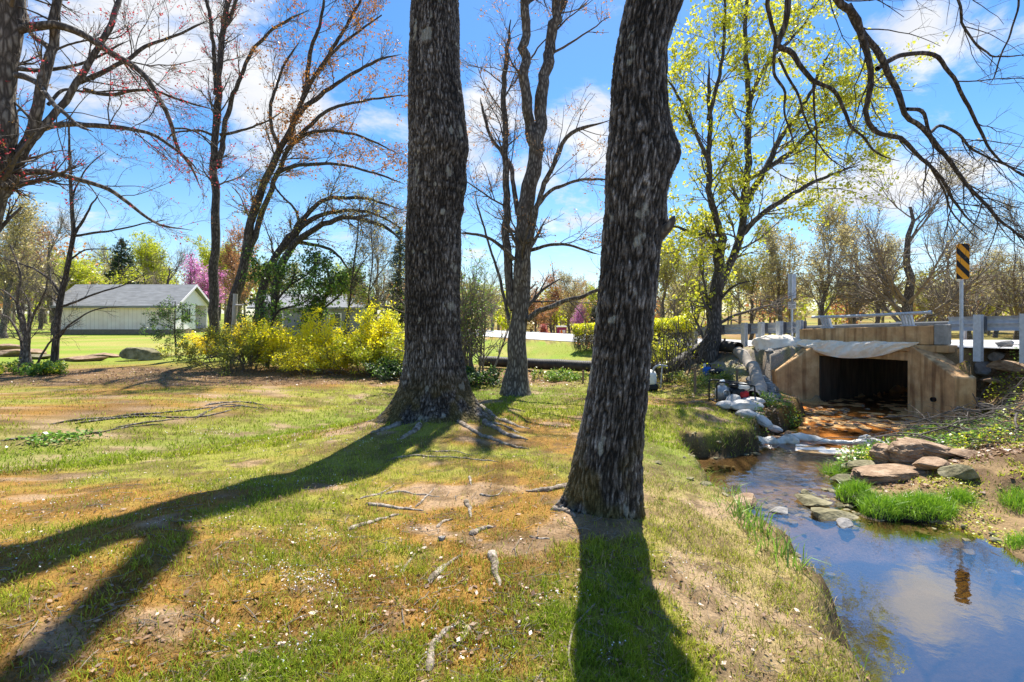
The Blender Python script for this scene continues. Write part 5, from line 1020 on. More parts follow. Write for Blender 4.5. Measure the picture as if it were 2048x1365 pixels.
def heap(name, c, s, m, lab, cat, seed, rz=0, n=4):
    V, Fc = ICO[4]; V = V.copy(); V *= (1+.7*(fbm(V[:, 0]*1.9, V[:, 1]*1.9, V[:, 2]*1.9, 5, seed)-.5)[:, None]); V[:, 2] = np.abs(V[:, 2])**.8*np.sign(V[:, 2])
    V += .10*(np.abs(fbm(V[:, 0]*6, V[:, 1]*3, V[:, 2]*5, 4, seed+3)-.5)[:, None])*unit(V)*3
    V = rotz(V*np.array(s)*.5, rz)
    return props(obj(name, [(V+np.array(c), Fc)], m, loc=c), lab, cat)
q = P(1556, 702, 14.55); heap('crumpled_sheet', (q[0], q[1], gz(q[0], q[1])+.06), (1.3, .7, .58), M['cloth'], 'crumpled heap of white sheeting on the gravel left of the parapet', 'sheet', 7, -.6)
for i, (a, b, w_, lab) in enumerate([((4.15, 8.95), (5.15, 9.35), .13, 'thick roll of cloudy plastic sheeting at the left end of the stream barrier'), ((5.0, 9.35), (6.35, 9.1), .085, 'thin roll of cloudy plastic sheeting crossing the middle of the stream'), ((6.2, 9.0), (6.7, 8.85), .13, 'short end of plastic sheeting against the right bank')]):
    n = 60; t = np.linspace(0, 1, n); c = np.c_[a[0]+(b[0]-a[0])*t, a[1]+(b[1]-a[1])*t+.12*np.sin(t*5), np.full(n, -.58)+.03*np.sin(t*9)]
    V, Q = tubes(c, w_*(.5+.9*fbm(t*5, 0, i, 2, 5))*np.clip(np.minimum(t, 1-t)*12, .15, 1), 22)
    V[:, 2] = -.6+(V[:, 2]+.6)*.75; V += (np.stack([fbm(V[:, 0]*9, V[:, 1]*9, V[:, 2]*9+k, 3, 12+i) for k in range(3)], 1)-.5)*w_*.9
    props(obj('plastic_barrier', [(V, Q)], M['plastic'], loc=c[0]), lab, 'plastic sheet', 'plastic sheeting laid across the stream')
X3, Y3 = np.meshgrid(np.linspace(0, 1, 40), np.linspace(0, 1, 16)); c0, c1 = np.array([4.9, 8.85]), np.array([6.25, 8.1])
xy = c0+(c1-c0)*X3[..., None]+np.array([.28, .5])*(Y3-.5)[..., None]*(1-.3*X3)[..., None]
zz_ = -.605+.03*fbm(xy[..., 0]*4, xy[..., 1]*4, 0, 3, 5)-.012; k = np.arange(640).reshape(16, 40)
Vs = np.dstack([xy, zz_]).reshape(-1, 3); Qs = np.stack([k[:-1, :-1], k[:-1, 1:], k[1:, 1:], k[1:, :-1]], -1).reshape(-1, 4)
props(obj('submerged_sheet', [(Vs, Qs), (Vs-[0, 0, .006], Qs[:, ::-1])], M['cloth'], loc=Vs.mean(0)), 'pale sheet spread flat just under the water below the plastic rolls', 'sheet')
# ------------------------------------------------------------------ rocks
def rk(px, py, Y, s, lab, m='stone_grey', rz=0, dz=.0, sub=3, grp=None, seed=None, nm='rock'):
    x = (px-1024)/F*Y; z = gz(x, Y); sd = seed or int(px*7+py)
    props(obj(nm, rock((x, Y, z+s[2]*.22+dz), s, sd, rz, sub), M[m], loc=(x, Y, z), smooth=False), lab, 'rock', grp)
def blockrock(c, s, seed, rz, tilt=0):
    bm = bmesh.new(); bmesh.ops.create_cube(bm, size=1); bmesh.ops.subdivide_edges(bm, edges=bm.edges[:], cuts=14, use_grid_fill=True)
    V = np.array([v.co[:] for v in bm.verts]); V = np.sign(V)*np.abs(V*2)**1.0*.5
    r = np.linalg.norm(V*np.array([1, 1, .8]), axis=1); V *= (1-.22*np.clip(r-.52, 0, 1)/.3)[:, None]
    st = np.floor((V[:, 2]+.5+.12*(fbm(V[:, 0]*2, V[:, 1]*2, 0, 2, seed)-.5))*4.0); off = np.array([math.sin(seed+q*2.7) for q in range(-2, 9)])[(st+2).astype(int).clip(0, 10)]
    V[:, 0] *= 1+.07*off; V[:, 1] *= 1+.09*off
    V += (np.stack([fbm(V[:, 0]*3+q*7, V[:, 1]*3, V[:, 2]*5, 4, seed+q) for q in range(3)], 1)-.5)*np.array([.22, .22, .2])
    V *= np.array(s); V[:, 2] += V[:, 0]*tilt
    for v, q in zip(bm.verts, V): v.co = q
    return [(rotz(g_[0], rz)+np.array(c), g_[1]) for g_ in frombm(bm)]
def bk_(px, py, Y, s, lab, rz, dz, tilt=0):
    x = (px-1024)/F*Y; z = gz(x, Y); props(obj('rock', blockrock((x, Y, z+dz), s, int(px), rz, tilt), M['stone_brown'], loc=(x, Y, z), smooth=False), lab, 'rock', 'sandstone blocks beside the stream')
G1 = 'sandstone blocks beside the stream'
bk_(1850, 950, 7.1, (.58, .30, .20), 'long reddish block with a layered face on top of the rock group', -.4, .20, -.18); bk_(1812, 955, 7.05, (.34, .3, .28), 'squat reddish block wedged left of the long one', .15, .17, .1)
bk_(1785, 985, 6.75, (.95, .42, .16), 'broad flat tan slab at the water side of the rock group', .05, .06, .06); bk_(1768, 950, 7.3, (.3, .26, .32), 'upright tan block at the back of the rock group', .5, .12)
rk(1715, 945, 7.3, (.4, .3, .26), 'mossy grey rock at the left end of the rock group', 'stone_moss', 0, 0, grp=G1); rk(1690, 965, 6.95, (.42, .32, .22), 'dark low rock at the water edge left of the flat slab', 'stone_moss', .6, 0, grp=G1)
rk(1870, 995, 6.6, (.5, .34, .2), 'half-buried pale rock right of the flat slab', 'stone_brown', .3, 0, grp=G1); rk(1925, 1010, 6.2, (.4, .26, .22), 'dark angular rock right of the bright grass clump', 'stone_moss', -.5, .02, grp=G1); rk(1935, 975, 6.9, (.42, .34, .14), 'flat sandy stone on the right bank', 'stone_brown', .3, 0, grp=G1)
G2 = 'stones in the stream'
for px, py, Y, s, lab, m in [(1495, 1005, 6.15, (.34, .26, .2), 'pale flat stone in the shallow water beside the left bank', 'stone_brown'), (1662, 1036, 5.75, (.5, .3, .2), 'flat mossy stepping stone with a tan top', 'stone_moss'), (1625, 998, 6.15, (.42, .3, .2), 'dark wet stone in the middle of the riffle', 'stone_moss'), (1612, 992, 6.4, (.2, .16, .14), 'small mossy stone behind the dark wet one', 'stone_moss'), (1690, 1068, 5.5, (.22, .16, .1), 'small dark stone below the stepping stone', 'stone_grey'), (1560, 1015, 5.9, (.2, .16, .1), 'little wet stone near the pale flat stone', 'stone_grey')]:
    x = (px-1024)/F*Y; sd = int(px); props(obj('stream_stone', rock((x, Y, -.6+s[2]*.02), s, sd, sd % 3, 3), M[m], loc=(x, Y, -.65), smooth=False), lab, 'rock', G2)
G3 = 'rocks on the slope right of the wing wall'
for px, py, Y, s, lab in [(1935, 712, 11.3, (.34, .28, .26), 'pale rounded rock just behind the top of the right wing wall'), (1968, 712, 11.3, (.42, .34, .34), 'dark blocky rock in the middle of the slope rocks'), (2000, 716, 11.2, (.34, .28, .3), 'dark rock at the right end of the slope rocks'), (1955, 730, 10.9, (.5, .26, .2), 'long flat tan rock lying on the slope'), (1985, 727, 10.9, (.36, .28, .18), 'flat grey rock right of the long tan one'), (1975, 745, 10.6, (.34, .26, .22), 'white-faced rock lowest on the slope'), (2030, 735, 10.6, (.75, .5, .36), 'biggest brown boulder on the slope at the photo edge'), (2010, 705, 11.6, (.4, .3, .26), 'grey rock highest on the slope')]:
    rk(px, py, Y, s, lab, 'stone_brown' if 'tan' in lab or 'brown' in lab else 'stone_grey', px % 3, .03, grp=G3)
g = np.random.default_rng(8); rub = []
for i in range(170):
    Y = g.uniform(10.9, 14.2); px = g.uniform(1488, 1545)+(14.2-Y)*6; x = (px-1024)/F*Y
    if inpoly(np.array([x]), np.array([Y]))[0]: continue
    s = g.uniform(.06, .2); rub += rock((x, Y, gz(x, Y)+s*.2), (s*1.4, s, s*.8), 300+i, g.uniform(0, 6), 2)
props(obj('rubble', rub, M['stone_grey'], smooth=False), 'loose grey stones on the slope left of the wing wall', None, None, 'stuff')
rub = []
for i in range(260):
    Y = g.uniform(8.7, 13.2); x = g.uniform(4.5, 9.2)
    if not inpoly(np.array([x]), np.array([Y]))[0]: continue
    s = g.uniform(.04, .13); rub += rock((x, Y, gz(x, Y)+s*.1), (s*1.5, s, s*.5), 600+i, g.uniform(0, 6), 2)
props(obj('stream_pebbles', rub, M['stone_brown'], smooth=False), 'rusty pebbles and cobbles in the shallow stream below the culvert', None, None, 'stuff')
rk(290, 712, 19.5, (1.35, .8, .75), 'big dark rounded boulder in front of the cream outbuilding', 'stone_moss', .1, .05, seed=3); rk(30, 700, 21, (1.9, .8, .5), 'long flat layered rock at the left photo edge', 'stone_brown', .05, .05, seed=4); rk(20, 690, 22.5, (1.4, .8, .5), 'second layered rock behind the long flat one at the left edge', 'stone_brown', .2, .1, seed=5)
rk(165, 706, 19.2, (1.9, .7, .3), 'low broad reddish rock right of the thin sapling', 'stone_brown', 0, 0, seed=6); rk(195, 698, 20.5, (1.3, .6, .3), 'low rock behind the broad reddish one', 'stone_brown', .2, 0, seed=7); rk(80, 706, 19.8, (.8, .6, .35), 'small dark rock behind the clump of bare stems', 'stone_moss', .2, 0, seed=8)
p = gp(883, 1082); props(obj('lawn_stone', rock((p[0], p[1], p[2]+.012), (.075, .06, .05), 77, .4, 3), M['stone_grey'], loc=p), 'small rounded stone lying among the exposed roots', 'rock')
# ------------------------------------------------------------------ road works beyond the road
bY = 46.; bxx = (1123-1024)/F*bY; bzz = gz(bxx, bY)
bo = thing('booth', 'small red-purple roadside booth with a white roof beyond the road', 'booth', (bxx, bY, bzz)); hb = 1.05-bzz
obj('body', bx((bxx, bY, bzz+hb*.45), (.8, .8, hb*.9), 0, .02), M['purple'], bo, smooth=False); obj('roof', bx((bxx, bY, bzz+hb*.95), (.9, .9, hb*.1), 0, .04), M['white'], bo, smooth=False); obj('panel', bx((bxx+.05, bY-.41, bzz+hb*.62), (.5, .02, hb*.2), 0, 0), M['sign_w'], bo, smooth=False)
for i, (px, lab) in enumerate([(1055, 'orange and white striped barricade nearest the forked tree'), (1068, 'middle orange and white striped barricade beyond the road'), (1077, 'striped barricade beside the low red shrub'), (1006, 'striped barricade left of the forked tree beyond the road')]):
    Y = 45.; x = (px-1024)/F*Y; z = gz(x, Y); t = thing('barricade', lab, 'barricade', (x, Y, z), 'striped road barricades'); zb = H+(HZ-670)/F*Y
    obj('panel', bx((x, Y, zb), (.34, .04, .62), 0, 0), M['sign_w'], t, smooth=False); obj('leg', bx((x-.1, Y+.05, (z+zb)/2-.1), (.05, .05, zb-z+.2), 0, 0), M['galv'], t, smooth=False); obj('leg', bx((x+.1, Y+.05, (z+zb)/2-.1), (.05, .05, zb-z+.2), 0, 0), M['galv'], t, smooth=False)
    st = [(np.array([(x-.165, Y-.024, zz), (x+.165, Y-.024, zz+.2), (x+.165, Y-.024, zz+.3), (x-.165, Y-.024, zz+.1)]), np.array([[0, 1, 2, 3]])) for zz in (zb-.3, zb-.1, zb+.02-.02+.0)]
    obj('stripe', st, M['orange'], t, smooth=False)
for px, py, Y, lab in [(1123, 668, 44.4, 'small orange traffic cone in front of the red-purple booth'), (1174, 650, 22.6, 'orange marker tip showing above the hedge'), (1411, 651, 17.6, 'orange marker by the maple trunk at the guardrail')]:
    x = (px-1024)/F*Y; z = gz(x, Y); zt = H+(HZ-py+8)/F*Y; r = .18 if Y > 40 else .05
    t = thing('traffic_cone', lab, 'cone', (x, Y, z), 'orange road markers'); obj('cone', [tubes(np.array([[x, Y, z+.03], [x, Y, zt]]), [r, r*.35], 14)], M['orange'], t); obj('foot', bx((x, Y, z+.015), (r*2.4, r*2.4, .03), 0, .005), M['orange'], t, smooth=False)
# ------------------------------------------------------------------ brush pile and litter on the right bank
g = np.random.default_rng(12)
def sticks(n, xr, yr, L, r, seed):
    g = np.random.default_rng(seed); x, y = g.uniform(*xr, n), g.uniform(*yr, n); ok = (~inpoly(x, y)); x, y = x[ok], y[ok]; n = len(x)
    a = g.uniform(0, 2*np.pi, n); m = 8; d = np.c_[np.cos(a), np.sin(a)*.7, g.normal(.05, .25, n)]; d = unit(d); ln = g.uniform(*L, n); S = np.zeros((n, m, 3))
    S[:, 0] = np.c_[x, y, ground_z(x, y)+g.uniform(.02, .3, n)]
    for k in range(1, m): d = unit(d+g.normal(size=(n, 3))*.12); S[:, k] = S[:, k-1]+d*(ln/(m-1))[:, None]
    zg_ = ground_z(S[..., 0], S[..., 1]); S[..., 2] = np.clip(S[..., 2], zg_+.01, zg_+.42)
    return S, np.linspace(1, .3, m)[None]*g.uniform(*r, n)[:, None]
bpile = thing('brush_pile', 'tangled pile of dead branches and twigs on the right bank below the wing wall', 'brush pile', (7.8, 8.6, gz(7.8, 8.6)))
S1 = sticks(170, (6.0, 10.5), (7.2, 10.0), (.5, 1.6), (.005, .014), 1); S2 = sticks(14, (7.2, 11), (7.4, 9.2), (.7, 1.6), (.012, .024), 2); S3 = sticks(1300, (5.6, 10.5), (7.0, 10.2), (.15, .5), (.002, .005), 3); S4 = sticks(50, (9.6, 12), (8.6, 11.0), (.5, 1.8), (.004, .012), 4)
obj('branches', [tubes(*S1, 5), tubes(*S2, 7), tubes(*S4, 5), tubes(*S3, 4)], [M['twig']], bpile)
def scatter_leaf(n, xr, yr, sz, m, nm, lab, seed, keep, lift=(.0, .02), flat=.75, kind='stuff', parent=None):
    g = np.random.default_rng(seed); x, y = g.uniform(*xr, n), g.uniform(*yr, n); k = keep(x, y, g); x, y = x[k], y[k]
    p = np.c_[x, y, ground_z(x, y)+g.uniform(*lift, len(x))]
    o = obj(nm, [leafquads(p, sz, g, flat=flat, asp=.7)], M[m], parent, smooth=False)
    if parent is None: props(o, lab, None, None, kind)
RBK = lambda x, y, g: (~inpoly(x, y)) & (pdist(x, y, RE) > .12) & (fbm(x*1.6, y*1.6, 0, 3, 6) > .40)
scatter_leaf(46000, (4.2, 13), (5.6, 11.4), .06, 'l_litter', 'leaf_litter', 'dry brown leaves covering the right bank', 3, lambda x, y, g: RBK(x, y, g) & (g.uniform(size=len(x)) < sstep(5.4, 7.6, y+.3*x-1.6)))
scatter_leaf(30000, (4.6, 11), (7.2, 10.8), .05, 'l_green', 'bank_undergrowth', 'fresh green weeds growing through the brush on the right bank', 4, lambda x, y, g: (~inpoly(x, y)) & (pdist(x, y, RE) > .05) & (fbm(x*1.3, y*1.3, 0, 3, 66) > .44), (.02, .28), .5)
scatter_leaf(14000, (4.6, 11), (7.2, 10.8), .05, 'l_lime', 'bank_weeds', 'lime green new leaves among the brush on the right bank', 5, lambda x, y, g: (~inpoly(x, y)) & (pdist(x, y, RE) > .2) & (fbm(x*1.5, y*1.5, 0, 3, 68) > .53), (.04, .26), .5)
scatter_leaf(14000, (-14, 2), (12.6, 17.5), .05, 'l_litter', 'fallen_leaves', 'brown fallen leaves under the flowering shrubs', 6, lambda x, y, g: (y+nbias(x) > 13.2) & (y+nbias(x) < 17) & (g.uniform(size=len(x)) < .8))
scatter_leaf(1500, (3, 8), (11, 16), .06, 'l_litter', 'slope_leaves', 'dry leaves on the slope around the pump and stakes', 7, lambda x, y, g: ~inpoly(x, y))
# fallen stick in the shadow
p = np.array([gp(1190, 1215), gp(1165, 1240), gp(1147, 1265), gp(1138, 1310), gp(1142, 1345), gp(1150, 1362)]); p[:, 2] += .015; c = crom(p, 30)
props(obj('fallen_stick', [tubes(c, np.linspace(.004, .007, 30), 7)], M['twig_pale'], loc=p[0]), 'thin grey fallen stick lying in the leaning trunk shadow', 'stick')
# ------------------------------------------------------------------ grass clumps, broad-leaved plants
def blades(x, y, z, h, wd, lean, g, n3=True):
    n = len(x); a = g.uniform(0, 2*np.pi, n); l = g.normal(size=(n, 2))*lean; t = np.c_[np.cos(a), np.sin(a)]*(wd*.5)[:, None]
    b = np.c_[x, y, z]; m_ = b+np.c_[l*h[:, None]*.35, h*.6]; e = b+np.c_[l*h[:, None], h*(1-.18*(l**2).sum(1)).clip(.4, 1)]
    T = np.c_[t, np.zeros(n)]
    V = np.stack([b-T, b+T, m_+T*.75, e, m_-T*.75], 1).reshape(-1, 3); i = np.arange(n)*5
    return V, np.stack([i, i+1, i+2, i+4], 1), np.stack([i+4, i+2, i+3], 1)
def tuft(px, py, Y, w_, d_, h, n, lab, seed, m='l_blade', dz=0, nm='grass_tuft', cat='grass clump', zfix=None, lean=.45, wd=.006):
    g = np.random.default_rng(seed); x0 = (px-1024)/F*Y; r = np.sqrt(g.uniform(0, 1, n)); a = g.uniform(0, 2*np.pi, n)
    x, y = x0+r*np.cos(a)*w_/2, Y+r*np.sin(a)*d_/2; z = (ground_z(x, y) if zfix is None else np.full(n, zfix)+.10*(1-r**2))-.03
    hh = h*g.uniform(.5, 1.1, n)*(1-.25*r); V, q, t = blades(x, y, z, hh, np.full(n, wd), (lean*(.6+.9*r))[:, None], g)
    z0 = gz(x0, Y) if zfix is None else zfix
    th = thing(nm, lab, cat, (x0, Y, z0), 'bright green grass clumps at the water')
    obj('blades', [(V, q), (V*0+V, t)][:1]+[(V, t)], M[m], th)
    if zfix is not None:
        V, Fc = ICO[3]; V = V*np.array([w_*.43, d_*.43, .11])*(1+.4*(fbm(V[:, 0]*2, V[:, 1]*2, V[:, 2]*2, 3, seed)-.5)[:, None]); obj('turf_base', [(V+np.array([x0, Y, zfix-.02]), Fc)], plain('wet_dark_soil', (.03, .022, .014), .6), th)
tuft(1838, 1030, 5.75, .85, .45, .20, 2400, 'widest bright green sedge clump at the water edge', 1, zfix=-.55); tuft(1915, 1020, 5.85, .4, .35, .21, 1000, 'bright sedge clump joined to the right of the widest one', 2, zfix=-.53); tuft(1712, 1003, 6.2, .42, .4, .22, 900, 'small green sedge clump at the left by the flat slab', 3, zfix=-.56)
tuft(1760, 1040, 5.75, .4, .35, .22, 800, 'sedge clump between the stepping stone and the widest clump', 4, zfix=-.57); tuft(2045, 1055, 5.6, .4, .4, .2, 700, 'bright sedge clump on the right bank at the photo edge', 5); tuft(2043, 1110, 4.9, .25, .25, .16, 400, 'lowest small sedge clump at the right photo edge', 6)
tuft(1668, 935, 7.35, .34, .3, .3, 260, 'thin wispy grass clump standing in the water above the riffle', 7, lean=.5); tuft(1430, 945, 6.3, .28, .3, .3, 160, 'wispy grass clump at the left bank edge by the brown pool', 8, lean=.5); tuft(1640, 1030, 6.0, .01, .01, .01, 4, 'tiny grass sprig on the stepping stone', 9) if 0 else None
for i, (px, py, n, lab) in enumerate([(1490, 1025, 46, 'tall strap-leaved green plant clump on the left bank by the pale stone'), (1515, 1050, 30, 'strap-leaved plant on the bank edge right of the tall clump'), (1565, 1110, 22, 'narrow-leaved plant overhanging the blue water at the bank lip'), (1525, 1085, 16, 'small strap-leaved plant lower on the left bank'), (1470, 985, 24, 'strap-leaved plant higher on the left bank')]):
    p = gp(px, py+12); g = np.random.default_rng(400+i); r = .09
    V, q, t = blades(p[0]+g.normal(size=n)*r, p[1]+g.normal(size=n)*r, np.full(n, p[2]-.02), g.uniform(.12, .28, n), np.full(n, .014), .5, g)
    th = thing('strap_leaf_plant', lab, 'plant', p, 'strap-leaved plants on the left bank'); obj('leaves', [(V, q), (V, t)], M['l_green'], th)
for i, (px, py, Y, s, lab) in enumerate([(1850, 835, 9.6, .42, 'large-leaved green plant against the foot of the right wing wall'), (1908, 955, 7.15, .26, 'bright broad-leaved plant right of the long reddish block'), (1878, 985, 6.7, .16, 'small lime broad-leaved seedling by the half-buried rock')]):
    g = np.random.default_rng(500+i); x0 = (px-1024)/F*Y; z0 = gz(x0, Y); th = thing('broadleaf_plant', lab, 'plant', (x0, Y, z0), 'broad-leaved plants on the right bank'); geo = []
    for k in range(9):
        a = k*2.4; L = s*g.uniform(.6, 1); el = g.uniform(.5, 1.2); u = np.linspace(0, 1, 7); wd = np.sin(np.pi*u**.8)*L*.24
        r = L*u*math.cos(el); z = L*u*math.sin(el)-L*.35*u*u; c = np.c_[x0+r*math.cos(a), Y+r*math.sin(a), z0+z]; sd = np.array([-math.sin(a), math.cos(a), 0])
        V = np.concatenate([c-sd*wd[:, None]+[0, 0, .02*s], c, c+sd*wd[:, None]+[0, 0, .02*s]]); j = np.arange(6); geo.append((V, np.vstack([np.stack([j, j+7, j+8, j+1], 1), np.stack([j+7, j+14, j+15, j+8], 1)])))
    obj('leaves', geo, M['l_green' if i == 0 else 'l_lime'], th)
p = gp(130, 890); bushp = [gp(95, 885), gp(135, 880)]
for i, q in enumerate(bushp):
    g = np.random.default_rng(900+i); n = 140; pts = q+g.normal(size=(n, 3))*np.array([.22, .15, .03])+[0, 0, .06]; t = thing('weed_clump', ['left clump of bright green weeds in the lawn by the root ridge', 'right clump of bright green weeds in the lawn by the root ridge'][i], 'weeds', q, 'weed clumps in the lawn'); obj('foliage', [leafquads(pts, .07, g, flat=.6, asp=.7)], M['l_green'], t, smooth=False)
# ------------------------------------------------------------------ lawn: blades of grass and moss, flowers
def lawn(N, r0, r1, seed, hs, ws):
    g = np.random.default_rng(seed); a = g.uniform(-.95, .95, N); r = 1/g.uniform(1/r1, 1/r0, N); x, y = r*np.sin(a), r*np.cos(a)
    c, cov, mo, gr = fields(x, y); n3 = fbm(x*9, y*9, 0, 2, 91); n4 = fbm(x*2.3, y*2.3, 0, 2, 92)
    keep = g.uniform(size=N) < np.maximum(cov, .22*(cov > 0))*(.35+.65*sstep(.35, .6, n3)); d = np.minimum(np.hypot(x-LT[0], y-LT[1]), 9); keep &= (d > .5) & (np.hypot(x-RT[0], y-RT[1]) > .30)
    x, y, c, mo, gr, n3, n4 = x[keep], y[keep], c[keep], mo[keep], gr[keep], n3[keep], n4[keep]; n = len(x)
    ismoss = g.uniform(size=n) < mo*.86
    h = np.where(ismoss, g.uniform(.010, .024, n), g.uniform(.018, .055, n)*(.7+.7*n3))*hs; wd = np.where(ismoss, .0035, .0042)*ws*g.uniform(.7, 1.3, n)
    gcol = np.array([.20, .30, .022])*(1-n4[:, None])+np.array([.46, .48, .05])*n4[:, None]; gcol = gcol*(1-gr[:, None]*.5)+np.array([.19, .38, .025])*gr[:, None]*.5
    dry = sstep(.95, 1.25, x)*sstep(6.6, 5.6, y); straw = g.uniform(size=n) < .08+.34*dry; gcol[straw] = (.50, .38, .2)
    mcol = np.array([.36, .165, .03])*(.35+1.1*g.uniform(size=(n, 1))); mg = g.uniform(size=n) < .4; mcol[mg] = np.array([.22, .20, .035])
    col = np.where(ismoss[:, None], mcol, gcol*(.45+1.0*g.uniform(size=(n, 1))))
    V, q, t = blades(x, y, ground_z(x, y)-.004, h, wd, np.where(ismoss, .7, .55)[:, None], g)
    return V, q, t, np.repeat(col, 5, 0)
for nm, N, r0, r1, sd, hs, ws, lab in [('lawn_grass', 430000, 1.7, 7.5, 1, 1, 1, 'short grass and orange moss of the near lawn'), ('far_grass', 170000, 7.5, 24, 2, 1.25, 2.4, 'grass of the lawn farther back')]:
    V, q, t, c = lawn(N, r0, r1, sd, hs, ws)
    obj(nm, [(V, q), (np.zeros((0, 3)), np.zeros((0, 3), int))][:1], M['tint'], colors=c, kind='stuff', label=lab) if 0 else None
    me = mesh(nm, [(V, np.vstack([np.c_[q[:, 0], q[:, 1], q[:, 2]], np.c_[q[:, 0], q[:, 2], q[:, 3]], t]))], M['tint'], True, c)
    o = bpy.data.objects.new(nm, me); COL.objects.link(o); props(o, lab, None, None, 'stuff')
g = np.random.default_rng(77); cen = []
for px, py, n, sp in [(640, 1175, 90, .13), (615, 1165, 60, .1), (520, 1140, 45, .1), (585, 1080, 60, .18), (410, 1015, 40, .3), (470, 975, 60, .3), (600, 965, 60, .25), (690, 890, 50, .3), (760, 885, 40, .2), (430, 865, 50, .3), (540, 890, 40, .35), (90, 1030, 60, .3), (30, 1020, 50, .3), (200, 960, 30, .2), (430, 795, 40, .35),
                      (730, 810, 60, .35), (820, 800, 40, .3), (1040, 775, 60, .4), (560, 1300, 50, .15), (930, 1300, 30, .12), (820, 1065, 25, .1), (1140, 1200, 30, .12), (1260, 1330, 20, .1), (1340, 1130, 30, .12), (150, 1120, 30, .2), (350, 1055, 30, .2), (20, 1120, 30, .15), (640, 1080, 24, .1), (1390, 1170, 24, .12), (600, 1240, 30, .2)]:
    q = gp(px, py); k = int(n*.8); cen.append(np.c_[q[0]+g.normal(size=k)*sp, q[1]+g.normal(size=k)*sp*.7])
xy = np.concatenate(cen+[np.c_[g.uniform(-7, 1.6, 220), g.uniform(2.2, 11, 220)]]); k = ~inpoly(xy[:, 0], xy[:, 1]); xy = xy[k]; n = len(xy)
P5 = np.array([(math.cos(i*math.pi/5)*(1 if i % 2 == 0 else .45), math.sin(i*math.pi/5)*(1 if i % 2 == 0 else .45)) for i in range(10)])
r = g.uniform(.003, .0062, n)*np.clip(xy[:, 1]/4, 1, 2); zf = ground_z(xy[:, 0], xy[:, 1])+g.uniform(.02, .05, n); tl = g.normal(size=(n, 2))*.4
ctr = np.c_[xy, zf+.001]; ring = np.stack([xy[:, None, 0]+P5[None, :, 0]*r[:, None], xy[:, None, 1]+P5[None, :, 1]*r[:, None], zf[:, None]+(P5[None, :, 0]*tl[:, :1]+P5[None, :, 1]*tl[:, 1:])*r[:, None]], -1)
V = np.concatenate([ctr[:, None], ring], 1).reshape(-1, 3); i0 = (np.arange(n)*11)[:, None]; j = np.arange(10)[None]
Fc = np.stack([np.broadcast_to(i0, (n, 10)), i0+1+j, i0+1+(j+1) % 10], -1).reshape(-1, 3)
props(obj('white_flowers', [(V, Fc)], M['petal'], smooth=False), 'tiny white spring flowers scattered in drifts over the lawn', None, None, 'stuff')

# long grass hanging over the stream banks
g = np.random.default_rng(31); n = 60000; x, y = g.uniform(1.2, 7.2, n), g.uniform(1.8, 13, n); dl = pdist(x, y, LE); k = (~inpoly(x, y)) & (dl < .5) & (dl > .03) & (g.uniform(size=n) < .18+.9*np.exp(-((x-3.3)**2+(y-8.7)**2)/1.2)) & (fbm(x*3, y*3, 0, 2, 4) > .42); x, y = x[k], y[k]; n = len(x)
V, q, t = blades(x, y, ground_z(x, y)-.005, g.uniform(.05, .15, n), np.full(n, .005), .6, g)
cg = np.where((g.uniform(size=n) < .35)[:, None], np.array([.55, .45, .24]), np.array([.20, .34, .03]))*g.uniform(.6, 1.25, (n, 1))
me = mesh('bank_grass', [(V, np.vstack([q[:, :3], q[:, [0, 2, 3]], t]))], M['tint'], True, np.repeat(cg, 5, 0)); o = bpy.data.objects.new('bank_grass', me); COL.objects.link(o); props(o, 'longer green and straw grass along the lip of the left stream bank', None, None, 'stuff')

g = np.random.default_rng(61); n = 9000; a = g.uniform(-.95, .95, n); r = 1/g.uniform(1/13, 1/1.7, n); x, y = r*np.sin(a), r*np.cos(a); k = (~inpoly(x, y)) & (fbm(x*1.3, y*1.3, 0, 3, 15) > .42); x, y = x[k], y[k]
props(obj('lawn_litter', [leafquads(np.c_[x, y, ground_z(x, y)+g.uniform(.004, .022, len(x))], g.uniform(.012, .04, len(x)), g, flat=.8, asp=.55)], M['l_litter'], smooth=False), 'small dry leaves and bark scraps strewn over the lawn', None, None, 'stuff')
n = 2200; a = g.uniform(-.9, .9, n); r = 1/g.uniform(1/9, 1/1.7, n); x, y = r*np.sin(a), r*np.cos(a); k = ~inpoly(x, y); x, y = x[k], y[k]; n = len(x); a = g.uniform(0, 6.28, n); L = g.uniform(.03, .16, n); t = np.linspace(-.5, .5, 4)[None]
S = np.stack([x[:, None]+np.cos(a)[:, None]*L[:, None]*t, y[:, None]+np.sin(a)[:, None]*L[:, None]*t, np.zeros((n, 4))], -1)+g.normal(size=(n, 4, 3))*.004; S[..., 2] += ground_z(S[..., 0], S[..., 1])+.012
props(obj('twig_litter', [tubes(S, np.full((n, 4), .0016)*g.uniform(.6, 1.6, (n, 1)), 4)], M['twig_pale'], smooth=False), 'small fallen twigs scattered in the grass', None, None, 'stuff')

rub = []; g = np.random.default_rng(71)
for i in range(330):
    e = RE if g.uniform() < .6 else LE; k = g.integers(0, len(e)-1); q = e[k]+(e[k+1]-e[k])*g.uniform()+g.normal(size=2)*.16
    if not (4.0 < q[1] < 9.3 and 2.2 < q[0] < 7): continue
    s = g.uniform(.025, .10); rub += rock((q[0], q[1], max(gz(*q), -.68)+s*.1), (s*1.5, s*1.1, s*.7), 900+i, g.uniform(0, 6), 2)
for i in range(120):
    q = np.array([3.3, 6.05])+g.normal(size=2)*np.array([.55, .35]); s = g.uniform(.03, .12); rub += rock((q[0], q[1], gz(*q)+s*.1), (s*1.5, s*1.1, s*.6), 1500+i, g.uniform(0, 6), 2)
props(obj('bank_pebbles', rub, M['stone_moss'], smooth=False), 'small wet stones along the stream edges and in the riffle', None, None, 'stuff')

